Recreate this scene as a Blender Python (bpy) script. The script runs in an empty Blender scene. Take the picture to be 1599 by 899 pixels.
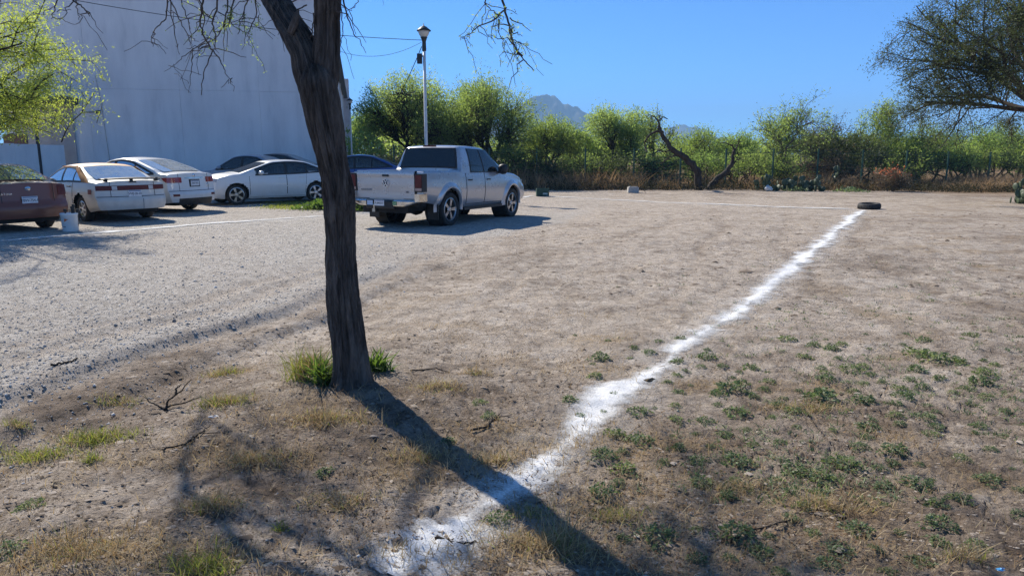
import bpy, math, random
import numpy as np
from mathutils import Vector, Matrix
R = math.radians
rng = np.random.default_rng(7)
random.seed(7)
sc = bpy.context.scene
col = sc.collection

# ------------------------------------------------------------------ camera, sky, sun, exposure
FPX = 1130.0                       # focal length in pixels of the 1599 px wide photograph
EYE = 1.55
PITCH = math.atan(207.5 / FPX)
cam_d = bpy.data.cameras.new('camera'); cam_d.sensor_width = 36; cam_d.lens = FPX * 36 / 1599
cam_d.clip_start = 0.05; cam_d.clip_end = 12000
cam = bpy.data.objects.new('camera', cam_d); col.objects.link(cam)
cam.location = (0, 0, EYE); cam.rotation_euler = (math.pi / 2 - PITCH, 0, 0)
sc.camera = cam
SUN_AZ, SUN_EL = R(37), R(36.5)     # sun stands ahead and to the left of the camera
to_sun = Vector((-math.sin(SUN_AZ) * math.cos(SUN_EL), math.cos(SUN_AZ) * math.cos(SUN_EL), math.sin(SUN_EL)))
w = bpy.data.worlds.new('World'); sc.world = w; w.use_nodes = True
wn, wl = w.node_tree.nodes, w.node_tree.links
bg = wn['Background']; bg.inputs['Strength'].default_value = 0.142
sky = wn.new('ShaderNodeTexSky'); sky.sky_type = 'NISHITA'; sky.sun_disc = False
sky.sun_elevation = SUN_EL; sky.sun_rotation = -SUN_AZ
sky.altitude = 3500; sky.air_density = 0.68; sky.dust_density = 0.3; sky.ozone_density = 7.0
wb_ = wn.new('ShaderNodeMix'); wb_.data_type = 'RGBA'; wb_.blend_type = 'MULTIPLY'; wb_.inputs[0].default_value = 1
wb_.inputs[7].default_value = (.50, .87, 1.02, 1); wl.new(sky.outputs[0], wb_.inputs[6]); wl.new(wb_.outputs[2], bg.inputs['Color'])
sun_d = bpy.data.lights.new('sun', 'SUN'); sun_d.energy = 4.8; sun_d.angle = R(0.53); sun_d.color = (1, 0.93, 0.815)
sun = bpy.data.objects.new('sun', sun_d); col.objects.link(sun)
sun.rotation_euler = to_sun.to_track_quat('Z', 'Y').to_euler()
sun.location = to_sun * 60
vs = sc.view_settings
vs.view_transform = 'Standard'; vs.look = 'None'; vs.exposure = 0.75; vs.gamma = 1.0; vs.use_curve_mapping = False
sc.render.engine = 'CYCLES'
sc.cycles.max_bounces = 6; sc.cycles.diffuse_bounces = 4; sc.cycles.glossy_bounces = 3
sc.cycles.transmission_bounces = 3; sc.cycles.transparent_max_bounces = 12; sc.cycles.volume_bounces = 0
sc.cycles.use_denoising = True; sc.cycles.denoiser = 'OPENIMAGEDENOISE'; sc.cycles.denoising_prefilter = 'NONE'; sc.cycles.caustics_reflective = False; sc.cycles.caustics_refractive = False

# ------------------------------------------------------------------ noise and terrain
def sst(a, b, x):
    t = np.clip((np.asarray(x, float) - a) / (b - a), 0, 1); return t * t * (3 - 2 * t)
def vnoise(x, y, seed=0):
    x = np.asarray(x, float); y = np.asarray(y, float)
    xi = np.floor(x).astype(np.int64); yi = np.floor(y).astype(np.int64)
    fx = x - xi; fy = y - yi
    fx = fx * fx * (3 - 2 * fx); fy = fy * fy * (3 - 2 * fy)
    def h(a, b):
        k = (a * 374761393 + b * 668265263 + seed * 974634541) & 0xffffffff
        k = ((k ^ (k >> 13)) * 1274126177) & 0xffffffff
        k = k ^ (k >> 16)
        return k / 4294967295.0
    return ((h(xi, yi) * (1 - fx) + h(xi + 1, yi) * fx) * (1 - fy) + (h(xi, yi + 1) * (1 - fx) + h(xi + 1, yi + 1) * fx) * fy) * 2 - 1
def fbm(x, y, octv=4, seed=0):
    s = 0; a = 1; t = 0
    for o in range(octv):
        s = s + a * vnoise(x * 2 ** o + 17.3 * o, y * 2 ** o - 9.1 * o, seed + o); t += a; a *= .5
    return s / t
def cracks(x, y, size, seed):
    """distance to the nearest crack between dried mud plates, and a random value per plate"""
    x = x / size + .35 * fbm(x * 9, y * 9, 2, seed + 7); y = y / size + .35 * fbm(x * 3 + 5, y * 3, 2, seed + 8)
    xi = np.floor(x).astype(np.int64); yi = np.floor(y).astype(np.int64); f1 = np.full(x.shape, 9.); f2 = f1.copy(); idv = np.zeros(x.shape)
    for a in (-1, 0, 1):
        for b in (-1, 0, 1):
            k = ((xi + a) * 374761393 + (yi + b) * 668265263 + seed * 974634541) & 0xffffffff
            k = ((k ^ (k >> 13)) * 1274126177) & 0xffffffff; k = k ^ (k >> 16); h1 = (k & 0xffff) / 65535.; h2 = (k >> 16) / 65535.
            d = np.hypot(xi + a + h1 - x, yi + b + h2 - y); c = d < f1
            f2 = np.where(c, f1, np.minimum(f2, d)); idv = np.where(c, h1 * .7 + h2 * .3, idv); f1 = np.where(c, d, f1)
    return (f2 - f1) * size, idv
TREE = (-1.08, 4.74)
def edge_dist(x, y):               # signed distance from the edge of the gravel (positive on the dirt side)
    b = np.interp(y, [-6, 2, 4.4, 7.8, 12, 17, 24, 40, 60], [-5.2, -4.1, -3.35, -2.2, -1.1, 1.2, 3.0, 6.0, 8.0])
    return (x - b) * .93 + .18 * fbm(x * .7, y * .7, 2, 40)
def terrain(x, y):
    x = np.asarray(x, float); y = np.asarray(y, float)
    r = np.hypot(x, y)
    z = -.22 * sst(12, 32, y) * sst(-7, 0, x) - .2 * sst(14, 30, x) * sst(24, 40, y)
    z = z + .09 * np.exp(-((x - TREE[0]) ** 2 + (y - TREE[1]) ** 2) / 1.1)
    s = edge_dist(x, y)
    nr = 1 - sst(7, 13, y)
    rut = .075 * (1 - sst(-.12, .08, s)) + .06 * (1 - sst(.36, .54, s + .08 * fbm(x * 1.1, y * 1.1, 2, 5)))
    rut = rut - .075 + .055 * sst(.6, 1.6, s) - .06 - .022 * np.exp(-((s + .62) / .13) ** 2) - .022 * np.exp(-((s + 1.05) / .13) ** 2) + .014 * np.exp(-((s + .84) / .08) ** 2)
    z = z + nr * rut * sst(-40, -1, x * 2 + 0 * y) * (s < 3) + nr * (s >= 3) * (-.08)
    z = z + .03 * fbm(x * .35, y * .35, 3, 1) * sst(3, 9, r)
    dirt = sst(-.1, .4, s)
    fade = 1 - sst(10, 30, r)
    z = z + fade * (.012 + .014 * dirt) * fbm(x * 2.3, y * 2.3, 4, 2)
    clod = fbm(x * 8, y * 8, 4, 3)
    z = z + fade * dirt * (.013 * clod + .012 * np.abs(fbm(x * 5, y * 5, 3, 13)))
    z = z + (1 - sst(4, 10, r)) * .009 * fbm(x * 26, y * 26, 3, 4)
    for c in (2.0, 3.55, 5.2, 6.7): z = z - .012 * np.exp(-((s - c - .3 * np.sin(y * .35 + c)) / .13) ** 2) * sst(6, 9, y) * (1 - sst(18, 24, y))
    nearm = (r < 7.5) & (y > 0) & (s > .3)
    if nearm.any():
        d, idv = cracks(x[nearm], y[nearm], .17, 11); d2, id2 = cracks(x[nearm], y[nearm], .06, 12)
        k = (1 - sst(5, 7.5, r[nearm])) * sst(.3, .7, s[nearm]) * np.clip(.55 + 1.1 * fbm(x[nearm] * 1.1, y[nearm] * 1.1, 3, 14), 0, 1)
        add = np.zeros_like(z); add[nearm] = k * (-.017 * (1 - sst(.002, .013, d)) + .007 * (idv - .5) - .005 * (1 - sst(.001, .006, d2)) + .004 * (id2 - .5)); z = z + add
    # ridge of rolling ground far away
    z = z + sst(150, 900, r) * 3 * fbm(x * .004, y * .004, 3, 6)
    return z
def zt(x, y): return float(terrain(np.array([x]), np.array([y]))[0])
cP, sP = math.cos(PITCH), math.sin(PITCH)
def ray(u, v):
    a = (u - 799.5) / FPX; b = -(v - 449.5) / FPX
    return np.array([a, cP + b * sP, -sP + b * cP])
def gp(u, v):                      # ground point seen at a photograph position
    d = ray(u, v); z = 0.0
    for _ in range(12):
        t = (z - EYE) / d[2]; z = .5 * z + .5 * zt(d[0] * t, d[1] * t)
    t = (z - EYE) / d[2]
    return np.array([d[0] * t, d[1] * t, zt(d[0] * t, d[1] * t)])
def at(u, v, Y):
    d = ray(u, v); t = Y / d[1]; return np.array([d[0] * t, Y, EYE + d[2] * t])

# ------------------------------------------------------------------ mesh and object helpers
class MB:
    def __init__(s): s.v = []; s.f = []; s.n = 0
    def add(s, V, F):
        V = np.asarray(V, float).reshape(-1, 3)
        s.v.append(V); s.f += [tuple(int(i) + s.n for i in q) for q in F]; s.n += len(V); return s
    def grid(s, G, flip=False):    # G[rows, cols, 3]
        a, b = G.shape[:2]; i = np.arange(a * b).reshape(a, b)
        Q = np.stack([i[:-1, :-1], i[:-1, 1:], i[1:, 1:], i[1:, :-1]], -1).reshape(-1, 4)
        if flip: Q = Q[:, ::-1]
        return s.add(G.reshape(-1, 3), Q)
    def box(s, c, d, rz=0, taper=1.0):
        x, y, z = [k / 2 for k in d]; P = []
        for k, q in ((-z, 1), (z, taper)):
            P += [(-x * q, -y * q, k), (x * q, -y * q, k), (x * q, y * q, k), (-x * q, y * q, k)]
        P = np.array(P); ca, sa = math.cos(rz), math.sin(rz)
        P = np.stack([P[:, 0] * ca - P[:, 1] * sa, P[:, 0] * sa + P[:, 1] * ca, P[:, 2]], 1) + np.array(c)
        return s.add(P, [(3, 2, 1, 0), (4, 5, 6, 7), (0, 1, 5, 4), (1, 2, 6, 5), (2, 3, 7, 6), (3, 0, 4, 7)])
    def tube(s, pts, rad, n=8, cap=True):
        pts = np.asarray(pts, float); m = len(pts)
        rad = np.broadcast_to(np.asarray(rad, float), (m,))
        t = np.gradient(pts, axis=0); t /= np.linalg.norm(t, axis=1)[:, None] + 1e-9
        ref = np.array([0, 0, 1.]) if abs(t[0][2]) < .9 else np.array([1., 0, 0])
        u = np.cross(t[0], ref); u /= np.linalg.norm(u)
        V = []; ang = np.linspace(0, 2 * np.pi, n, endpoint=False)
        for k in range(m):
            u = u - t[k] * (u @ t[k]); u /= np.linalg.norm(u) + 1e-9
            b = np.cross(t[k], u)
            V.append(pts[k] + rad[k] * (np.cos(ang)[:, None] * u + np.sin(ang)[:, None] * b))
        V = np.concatenate(V); F = []
        for k in range(m - 1):
            for j in range(n):
                j2 = (j + 1) % n
                F.append((k * n + j, k * n + j2, (k + 1) * n + j2, (k + 1) * n + j))
        if cap:
            F.append(tuple(range(n - 1, -1, -1))); F.append(tuple((m - 1) * n + j for j in range(n)))
        return s.add(V, F)
    def lathe(s, prof, n=24, axis='z', c=(0, 0, 0)):     # prof: (radius, height) pairs
        ang = np.linspace(0, 2 * np.pi, n, endpoint=False); V = []
        for r_, h in prof:
            r_ = max(r_, 1e-4)
            if axis == 'z': P = np.stack([r_ * np.cos(ang), r_ * np.sin(ang), 0 * ang + h], 1)
            else: P = np.stack([r_ * np.sin(ang), 0 * ang + h, r_ * np.cos(ang)], 1)
            V.append(P)
        V = np.concatenate(V) + np.array(c); F = []
        for k in range(len(prof) - 1):
            for j in range(n):
                j2 = (j + 1) % n; F.append((k * n + j, k * n + j2, (k + 1) * n + j2, (k + 1) * n + j))
        return s.add(V, F)
    def mesh(s, name, smooth=False):
        me = bpy.data.meshes.new(name)
        V = np.concatenate(s.v) if s.v else np.zeros((0, 3))
        me.from_pydata(V.tolist(), [], s.f); me.update()
        if smooth: me.shade_smooth()
        return me
    def build(s, name, mat, parent=None, smooth=False):
        return link(name, s.mesh(name, smooth), mat, parent)
def link(name, me, mat, parent=None):
    if mat is not None and not me.materials: me.materials.append(mat)
    o = bpy.data.objects.new(name, me); col.objects.link(o)
    if parent is not None: o.parent = parent
    return o
def fastmesh(name, V, Q, smooth=False):                  # big meshes of equal-sided faces
    me = bpy.data.meshes.new(name); V = np.asarray(V, np.float32); Q = np.asarray(Q, np.int32)
    k = Q.shape[1]
    me.vertices.add(len(V)); me.vertices.foreach_set('co', V.ravel())
    me.loops.add(Q.size); me.loops.foreach_set('vertex_index', Q.ravel())
    me.polygons.add(len(Q)); me.polygons.foreach_set('loop_start', np.arange(0, Q.size, k, dtype=np.int32))
    try: me.polygons.foreach_set('loop_total', np.full(len(Q), k, np.int32))
    except Exception: pass
    me.update(calc_edges=True); me.validate()
    if smooth: me.shade_smooth()
    return me
def attr(me, name, vals):
    a = me.attributes.new(name, 'FLOAT', 'POINT'); a.data.foreach_set('value', np.asarray(vals, np.float32))
def tag(o, label=None, cat=None, group=None, kind=None):
    if label: o['label'] = label
    if cat: o['category'] = cat
    if group: o['group'] = group
    if kind: o['kind'] = kind
    return o
def empty(name, loc, rz=0):
    o = bpy.data.objects.new(name, None); col.objects.link(o); o.location = tuple(float(k) for k in loc)
    o.rotation_euler = (0, 0, rz); o.empty_display_size = .1; return o
def text(name, body, size, mat, parent, M, extrude=.002, spacing=1.0):
    c = bpy.data.curves.new(name, 'FONT'); c.body = body; c.size = size; c.align_x = 'CENTER'; c.align_y = 'CENTER'
    c.extrude = extrude; c.space_character = spacing; c.materials.append(mat)
    t = bpy.data.objects.new(name, c); me = bpy.data.meshes.new_from_object(t); bpy.data.objects.remove(t)
    o = bpy.data.objects.new(name, me); col.objects.link(o); o.parent = parent; o.matrix_local = M; return o

# ------------------------------------------------------------------ materials
def mat(name, color=(.5, .5, .5), rough=.6, metal=0, spec=.5, coat=0, trans=None):
    m = bpy.data.materials.new(name); m.use_nodes = True
    b = m.node_tree.nodes['Principled BSDF']
    b.inputs['Base Color'].default_value = (*color, 1); b.inputs['Roughness'].default_value = rough
    b.inputs['Metallic'].default_value = metal; b.inputs['Specular IOR Level'].default_value = spec
    b.inputs['Coat Weight'].default_value = coat; b.inputs['Coat Roughness'].default_value = .06
    return m
def N(m, t, **k):
    n = m.node_tree.nodes.new(t)
    for a, v in k.items(): setattr(n, a, v)
    return n
def L(m, a, b): m.node_tree.links.new(a, b)
def noise_node(m, scale, detail=4, rough=.55, vec=None, dist=0):
    n = N(m, 'ShaderNodeTexNoise'); n.inputs['Scale'].default_value = scale; n.inputs['Detail'].default_value = detail
    n.inputs['Roughness'].default_value = rough; n.inputs['Distortion'].default_value = dist
    if vec is not None: L(m, vec, n.inputs['Vector'])
    return n
def ramp(m, src, stops):
    r = N(m, 'ShaderNodeValToRGB'); e = r.color_ramp.elements
    while len(e) < len(stops): e.new(.5)
    for k, (p, c) in enumerate(stops):
        e[k].position = p; e[k].color = (*c, 1) if len(c) == 3 else c
    L(m, src, r.inputs['Fac']); return r.outputs['Color']
def mixc(m, f, a, b, mode='MIX'):
    n = N(m, 'ShaderNodeMix', data_type='RGBA', blend_type=mode)
    for s_, v in ((n.inputs[0], f), (n.inputs[6], a), (n.inputs[7], b)):
        if isinstance(v, (int, float)): s_.default_value = v
        elif isinstance(v, tuple): s_.default_value = (*v, 1)
        else: L(m, v, s_)
    return n.outputs[2]
def math_(m, op, a, b=None, clamp=False):
    n = N(m, 'ShaderNodeMath', operation=op); n.use_clamp = clamp
    for i, v in enumerate((a, b)):
        if v is None: continue
        if isinstance(v, (int, float)): n.inputs[i].default_value = v
        else: L(m, v, n.inputs[i])
    return n.outputs[0]
def bump(m, h, strength=.5, dist=.02, prev=None):
    n = N(m, 'ShaderNodeBump'); n.inputs['Strength'].default_value = strength; n.inputs['Distance'].default_value = dist
    L(m, h, n.inputs['Height'])
    if prev is not None: L(m, prev, n.inputs['Normal'])
    return n.outputs['Normal']
def coords(m, which='Object'): return N(m, 'ShaderNodeTexCoord').outputs[which]
def worn(name, color, color2, scale=6, rough=.6, metal=0, coat=0, bstr=0, bscale=40, spec=.5):
    m = mat(name, color, rough, metal, spec, coat); b = m.node_tree.nodes['Principled BSDF']; v = coords(m)
    n = noise_node(m, scale, 6, .6, v)
    L(m, ramp(m, n.outputs[0], [(.35, color), (.68, color2)]), b.inputs['Base Color'])
    if bstr:
        n2 = noise_node(m, bscale, 5, .6, v); L(m, bump(m, n2.outputs[0], bstr, .01), b.inputs['Normal'])
    return m
def paint(name, color, rough=.28, metal=0.0, dirt=(.25, .21, .17), dirt_amt=.35, coat=.6):
    m = mat(name, color, rough, metal, .5, coat); b = m.node_tree.nodes['Principled BSDF']; v = coords(m)
    n = noise_node(m, 5, 6, .65, v); sep = N(m, 'ShaderNodeSeparateXYZ'); L(m, v, sep.inputs[0])
    low = N(m, 'ShaderNodeMapRange'); low.inputs['From Min'].default_value = .75; low.inputs['From Max'].default_value = .2
    L(m, sep.outputs['Z'], low.inputs['Value'])
    f = math_(m, 'MULTIPLY', math_(m, 'ADD', math_(m, 'MULTIPLY', low.outputs[0], .8), .25), n.outputs[0])
    f = math_(m, 'MULTIPLY', f, dirt_amt * 1.6, True)
    L(m, mixc(m, f, color, dirt), b.inputs['Base Color'])
    rr = math_(m, 'ADD', math_(m, 'MULTIPLY', f, .8), rough, True); L(m, rr, b.inputs['Roughness'])
    return m
def leafmat(name, c1, c2, transl=.5, tcol=None, rough=.55):
    m = bpy.data.materials.new(name); m.use_nodes = True; nt = m.node_tree
    b = nt.nodes['Principled BSDF']; out = nt.nodes['Material Output']
    g = N(m, 'ShaderNodeNewGeometry'); cc = ramp(m, g.outputs['Random Per Island'], [(0, c1), (1, c2)])
    v = coords(m); n = noise_node(m, .9, 3, .5, v)
    hv = N(m, 'ShaderNodeHueSaturation'); L(m, cc, hv.inputs['Color'])
    L(m, math_(m, 'ADD', math_(m, 'MULTIPLY', n.outputs[0], .8), .6), hv.inputs['Value'])
    L(m, hv.outputs[0], b.inputs['Base Color']); b.inputs['Roughness'].default_value = rough
    b.inputs['Specular IOR Level'].default_value = .25
    t = N(m, 'ShaderNodeBsdfTranslucent')
    tc = mixc(m, 1.0, hv.outputs[0], tcol or (1.5, 1.6, .6), 'MULTIPLY'); L(m, tc, t.inputs['Color'])
    mx = N(m, 'ShaderNodeMixShader'); mx.inputs[0].default_value = transl
    L(m, b.outputs[0], mx.inputs[1]); L(m, t.outputs[0], mx.inputs[2]); L(m, mx.outputs[0], out.inputs['Surface'])
    return m
def barkmat(name, c1, c2, scale=14, stretch=.18, bstr=.8):
    m = mat(name, c1, .9, 0, .2); b = m.node_tree.nodes['Principled BSDF']; v = coords(m)
    mp = N(m, 'ShaderNodeMapping'); mp.inputs['Scale'].default_value = (1, 1, stretch); L(m, v, mp.inputs['Vector'])
    n = noise_node(m, scale, 8, .68, mp.outputs[0], .6)
    L(m, ramp(m, n.outputs[0], [(.34, c1), (.66, c2)]), b.inputs['Base Color'])
    n2 = noise_node(m, scale * 3.2, 6, .7, mp.outputs[0], .4)
    L(m, bump(m, n2.outputs[0], bstr, .012, bump(m, n.outputs[0], bstr, .03)), b.inputs['Normal'])
    return m
M = {}
M['black'] = worn('black_plastic', (.012, .012, .013), (.03, .03, .03), 9, .55)
M['rubber'] = worn('tyre_rubber', (.014, .014, .014), (.045, .04, .036), 14, .8, bstr=.2)
M['under'] = worn('underbody', (.012, .011, .011), (.03, .027, .024), 6, .9)
M['glass'] = mat('dark_glass', (.012, .016, .018), .04, 0, .6)
def clearglass(name, tint, refl=.10, dust_sheen=0.0, dust_sheen_col=(.5, .5, .48)):
    m = bpy.data.materials.new(name); m.use_nodes = True; nt = m.node_tree; nt.nodes.remove(nt.nodes['Principled BSDF']); out = nt.nodes['Material Output']
    t = N(m, 'ShaderNodeBsdfTransparent'); t.inputs['Color'].default_value = (*tint, 1)
    g = N(m, 'ShaderNodeBsdfGlossy'); g.inputs['Roughness'].default_value = .03
    lw = N(m, 'ShaderNodeLayerWeight'); lw.inputs['Blend'].default_value = .25
    a = N(m, 'ShaderNodeMixShader'); L(m, math_(m, 'ADD', math_(m, 'MULTIPLY', lw.outputs['Fresnel'], .7), refl, True), a.inputs[0]); L(m, t.outputs[0], a.inputs[1]); L(m, g.outputs[0], a.inputs[2])
    d = N(m, 'ShaderNodeBsdfDiffuse'); d.inputs['Color'].default_value = (*dust_sheen_col, 1); n = noise_node(m, 5, 5, .6, coords(m))
    b = N(m, 'ShaderNodeMixShader'); L(m, math_(m, 'MULTIPLY', n.outputs[0], dust_sheen * 2, True), b.inputs[0]); L(m, a.outputs[0], b.inputs[1]); L(m, d.outputs[0], b.inputs[2]); L(m, b.outputs[0], out.inputs['Surface'])
    return m
M['window'] = clearglass('clear_window', (.42, .47, .46), .08, .03)
M['window_tint'] = clearglass('tinted_window', (.10, .12, .12), .08, .02)
M['window_dusty'] = clearglass('dusty_window', (.5, .55, .52), .10, .22)
M['window_pale'] = clearglass('pale_sky_window', (.55, .6, .57), .16, .34, (.55, .58, .56))  # grey film paints in the sky reflected in and seen through the rear glass
M['seat'] = worn('seat_cloth', (.03, .03, .032), (.06, .058, .056), 9, .9)
M['glass_dusty'] = worn('dusty_glass', (.10, .12, .12), (.25, .27, .26), 4, .16)
M['glass_pale'] = worn('pale_sky_glass', (.30, .34, .34), (.44, .47, .46), 4, .14)  # pale base colour stands in for reflected sky
M['alloy'] = worn('alloy_rim', (.42, .42, .43), (.55, .55, .56), 12, .28, .9)
M['chrome'] = worn('chrome', (.68, .67, .65), (.5, .48, .45), 9, .12, 1.0)
M['redlens'] = worn('red_lens', (.26, .016, .014), (.4, .03, .022), 18, .12, coat=.6)
M['darkred'] = worn('dark_red_lens', (.085, .014, .012), (.15, .024, .018), 20, .38, spec=.3)
M['clear'] = worn('headlamp_lens', (.3, .32, .34), (.55, .57, .6), 25, .08, coat=.8)
M['plate'] = worn('plate_white', (.62, .66, .7), (.72, .74, .76), 20, .4)
M['ink'] = mat('plate_ink', (.02, .03, .06), .5)
M['silverbadge'] = mat('badge_silver', (.7, .7, .72), .2, .9)
M['seam'] = mat('seam_dark', (.01, .01, .01), .8)
M['concrete'] = worn('concrete', (.36, .34, .31), (.5, .48, .44), 8, .9, bstr=.4)
M['metal_white'] = worn('painted_pole', (.62, .60, .56), (.72, .71, .68), 12, .5)
M['metal_dark'] = worn('dark_metal', (.025, .028, .03), (.05, .05, .05), 12, .45, .4)
M['fence_green'] = worn('fence_green', (.012, .06, .04), (.02, .09, .06), 15, .5)
M['straw'] = leafmat('dry_straw', (.56, .46, .28), (.32, .22, .115), .35, (1.1, 1., .8), .7)
M['litter'] = leafmat('leaf_litter', (.14, .075, .035), (.30, .19, .10), .15, (1., .9, .7), .8)
M['weed'] = leafmat('weed_leaf', (.07, .105, .052), (.25, .30, .17), .36, (1.1, 1.25, .7), .6)
M['grass'] = leafmat('green_grass', (.15, .20, .045), (.36, .34, .12), .45, (1.3, 1.4, .6), .6)
M['freshgreen'] = leafmat('fresh_green', (.08, .13, .042), (.16, .21, .085), .45, (1.3, 1.5, .5), .5)

def ground_material():
    m = mat('dry_ground', (.3, .25, .2), .95, 0, .15); b = m.node_tree.nodes['Principled BSDF']; v = coords(m)
    def A(n):
        a = N(m, 'ShaderNodeAttribute'); a.attribute_name = n; return a.outputs['Fac']
    big = noise_node(m, .7, 6, .6, v, .3); mid = noise_node(m, 5, 6, .65, v, .4); fine = noise_node(m, 45, 6, .72, v); grit = noise_node(m, 210, 3, .7, v)
    pale = ramp(m, mid.outputs[0], [(.30, (.33, .268, .212)), (.5, (.50, .425, .348)), (.70, (.65, .575, .49))])
    brown = ramp(m, mid.outputs[0], [(.3, (.115, .084, .060)), (.5, (.225, .174, .132)), (.72, (.40, .33, .262))])
    f = math_(m, 'ADD', A('brown'), math_(m, 'MULTIPLY', math_(m, 'SUBTRACT', big.outputs[0], .5), 1.7), True)
    dirt = mixc(m, f, pale, brown)
    dirt = mixc(m, .55, dirt, ramp(m, fine.outputs[0], [(.3, (.36, .345, .33)), (.62, (1.16, 1.14, 1.12))]), 'MULTIPLY')
    fl = noise_node(m, 16, 5, .75, v, .2)
    dirt = mixc(m, .8, dirt, ramp(m, fl.outputs[0], [(.33, (.38, .34, .30)), (.45, (1, 1, 1)), (.62, (1, 1, 1)), (.72, (1.2, 1.19, 1.17))]), 'MULTIPLY')
    # gravel
    vo = N(m, 'ShaderNodeTexVoronoi'); vo.inputs['Scale'].default_value = 64; L(m, v, vo.inputs['Vector'])
    vo2 = N(m, 'ShaderNodeTexVoronoi'); vo2.inputs['Scale'].default_value = 24; L(m, v, vo2.inputs['Vector'])
    sp = N(m, 'ShaderNodeSeparateColor'); L(m, vo.outputs['Color'], sp.inputs[0])
    gcol = ramp(m, sp.outputs[0], [(.0, (.18, .165, .148)), (.3, (.38, .355, .322)), (.75, (.50, .47, .43)), (1, (.70, .67, .63))])
    sp2 = N(m, 'ShaderNodeSeparateColor'); L(m, vo2.outputs['Color'], sp2.inputs[0])
    gcol = mixc(m, .55, gcol, ramp(m, sp2.outputs[1], [(.0, (.10, .095, .085)), (.22, (.27, .25, .225)), (.6, (.52, .49, .445)), (1, (.80, .77, .72))]))
    gcol = mixc(m, .3, gcol, ramp(m, mid.outputs[0], [(.35, (.28, .25, .22)), (.65, (.45, .42, .38))]))
    base = mixc(m, A('gravel'), dirt, gcol)
    strawn = math_(m, 'MULTIPLY', A('straw'), ramp(m, fine.outputs[0], [(.42, (0, 0, 0)), (.58, (1, 1, 1))]), True)
    base = mixc(m, strawn, base, (.30, .205, .105))
    base = mixc(m, A('chalk'), base, (.62, .6, .57))
    far = A('far')
    base = mixc(m, far, base, ramp(m, big.outputs[0], [(.3, (.19, .115, .06)), (.7, (.30, .20, .11))]))
    L(m, base, b.inputs['Base Color'])
    # relief: cracks, grains, stones
    wv = N(m, 'ShaderNodeVectorMath', operation='ADD'); L(m, v, wv.inputs[0])
    sc_ = N(m, 'ShaderNodeVectorMath', operation='SCALE'); sc_.inputs['Scale'].default_value = .12
    wn_ = noise_node(m, 7, 4, .6, v); L(m, wn_.outputs['Color'], sc_.inputs[0]); L(m, sc_.outputs[0], wv.inputs[1])
    cr = N(m, 'ShaderNodeTexVoronoi', feature='DISTANCE_TO_EDGE'); cr.inputs['Scale'].default_value = 6.5; L(m, wv.outputs[0], cr.inputs['Vector'])
    crk = ramp(m, cr.outputs['Distance'], [(0, (0, 0, 0)), (.05, (1, 1, 1))])
    crk = mixc(m, A('gravel'), crk, (1, 1, 1))
    n1 = bump(m, crk, .8, .012)
    n2 = bump(m, fine.outputs[0], 1.0, .026, n1)
    n3 = bump(m, grit.outputs[0], .6, .004, n2)
    gh = math_(m, 'MULTIPLY', math_(m, 'SUBTRACT', 1.0, vo.outputs['Distance']), A('gravel'))
    gh2 = math_(m, 'MULTIPLY', math_(m, 'SUBTRACT', 1.0, vo2.outputs['Distance']), A('gravel'))
    n4 = bump(m, gh, .6, .014, n3); n5 = bump(m, gh2, .4, .02, n4)
    L(m, n5, b.inputs['Normal'])
    return m
M['ground'] = ground_material()

# ------------------------------------------------------------------ ground: one sheet out to the horizon
def chalk_paths():
    P = {}
    P['a'] = [(612, 899), (650, 868), (700, 832), (790, 768), (850, 715), (925, 660), (1000, 590), (1055, 545), (1110, 515), (1165, 475), (1225, 430), (1270, 395), (1310, 358), (1345, 329)]
    P['b'] = [(1335, 327), (1200, 323), (1050, 317), (950, 312), (880, 308), (835, 306)]
    P['c'] = [(-60, 386), (0, 378), (100, 369), (200, 360), (300, 352), (400, 345), (495, 338.5), (590, 332), (690, 323), (835, 306)]
    return P
def resample(pts, step):
    pts = np.asarray(pts); d = np.r_[0, np.cumsum(np.linalg.norm(np.diff(pts, axis=0), axis=1))]
    n = max(int(d[-1] / step), 2); s_ = np.linspace(0, d[-1], n)
    return np.stack([np.interp(s_, d, pts[:, k]) for k in range(2)], 1), s_
CH = {k: np.array([gp(*p)[:2] for p in v]) for k, v in chalk_paths().items()}

th = np.concatenate([np.linspace(-180, -50, 40)[:-1], np.linspace(-50, -37, 40)[:-1], np.linspace(-37, 37, 520), np.linspace(37, 50, 40)[1:], np.linspace(50, 180, 40)[1:]])
rr = np.concatenate([[0.05, .3, .6, .8, .95, 1.08, 1.2], 1.3 * np.exp(np.arange(1, 480) * .0082), ])
rr = np.concatenate([rr, rr[-1] * np.exp(np.arange(1, 80) * .0555)])
rr = rr[rr < 4300]
TH, RR = np.meshgrid(np.radians(th), rr)
GX, GY = RR * np.sin(TH), RR * np.cos(TH)
GZ = terrain(GX.ravel(), GY.ravel())
V = np.stack([GX.ravel(), GY.ravel(), GZ], 1)
idx = np.arange(V.shape[0]).reshape(GX.shape)
Q = np.stack([idx[:-1, :-1], idx[1:, :-1], idx[1:, 1:], idx[:-1, 1:]], -1).reshape(-1, 4)
me = fastmesh('ground', V, Q[:, ::-1], True)
x, y = V[:, 0], V[:, 1]
s = edge_dist(x, y)
grav = (1 - sst(-.35, .25, s + .3 * fbm(x * 1.5, y * 1.5, 3, 21))) * (1 - .75 * sst(17, 24, y)) * (.72 + .28 * fbm(x * .6, y * .6, 3, 22))
track = np.exp(-((s + .62) / .16) ** 2) + np.exp(-((s + 1.05) / .16) ** 2); grav = grav * (1 - .6 * track * (1 - sst(8, 13, y)))
fore = 1 - sst(4.2, 7.5, y + .25 * x)
right = sst(-.18, .25, (x - .52 * y) / np.maximum(y, 1))
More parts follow.
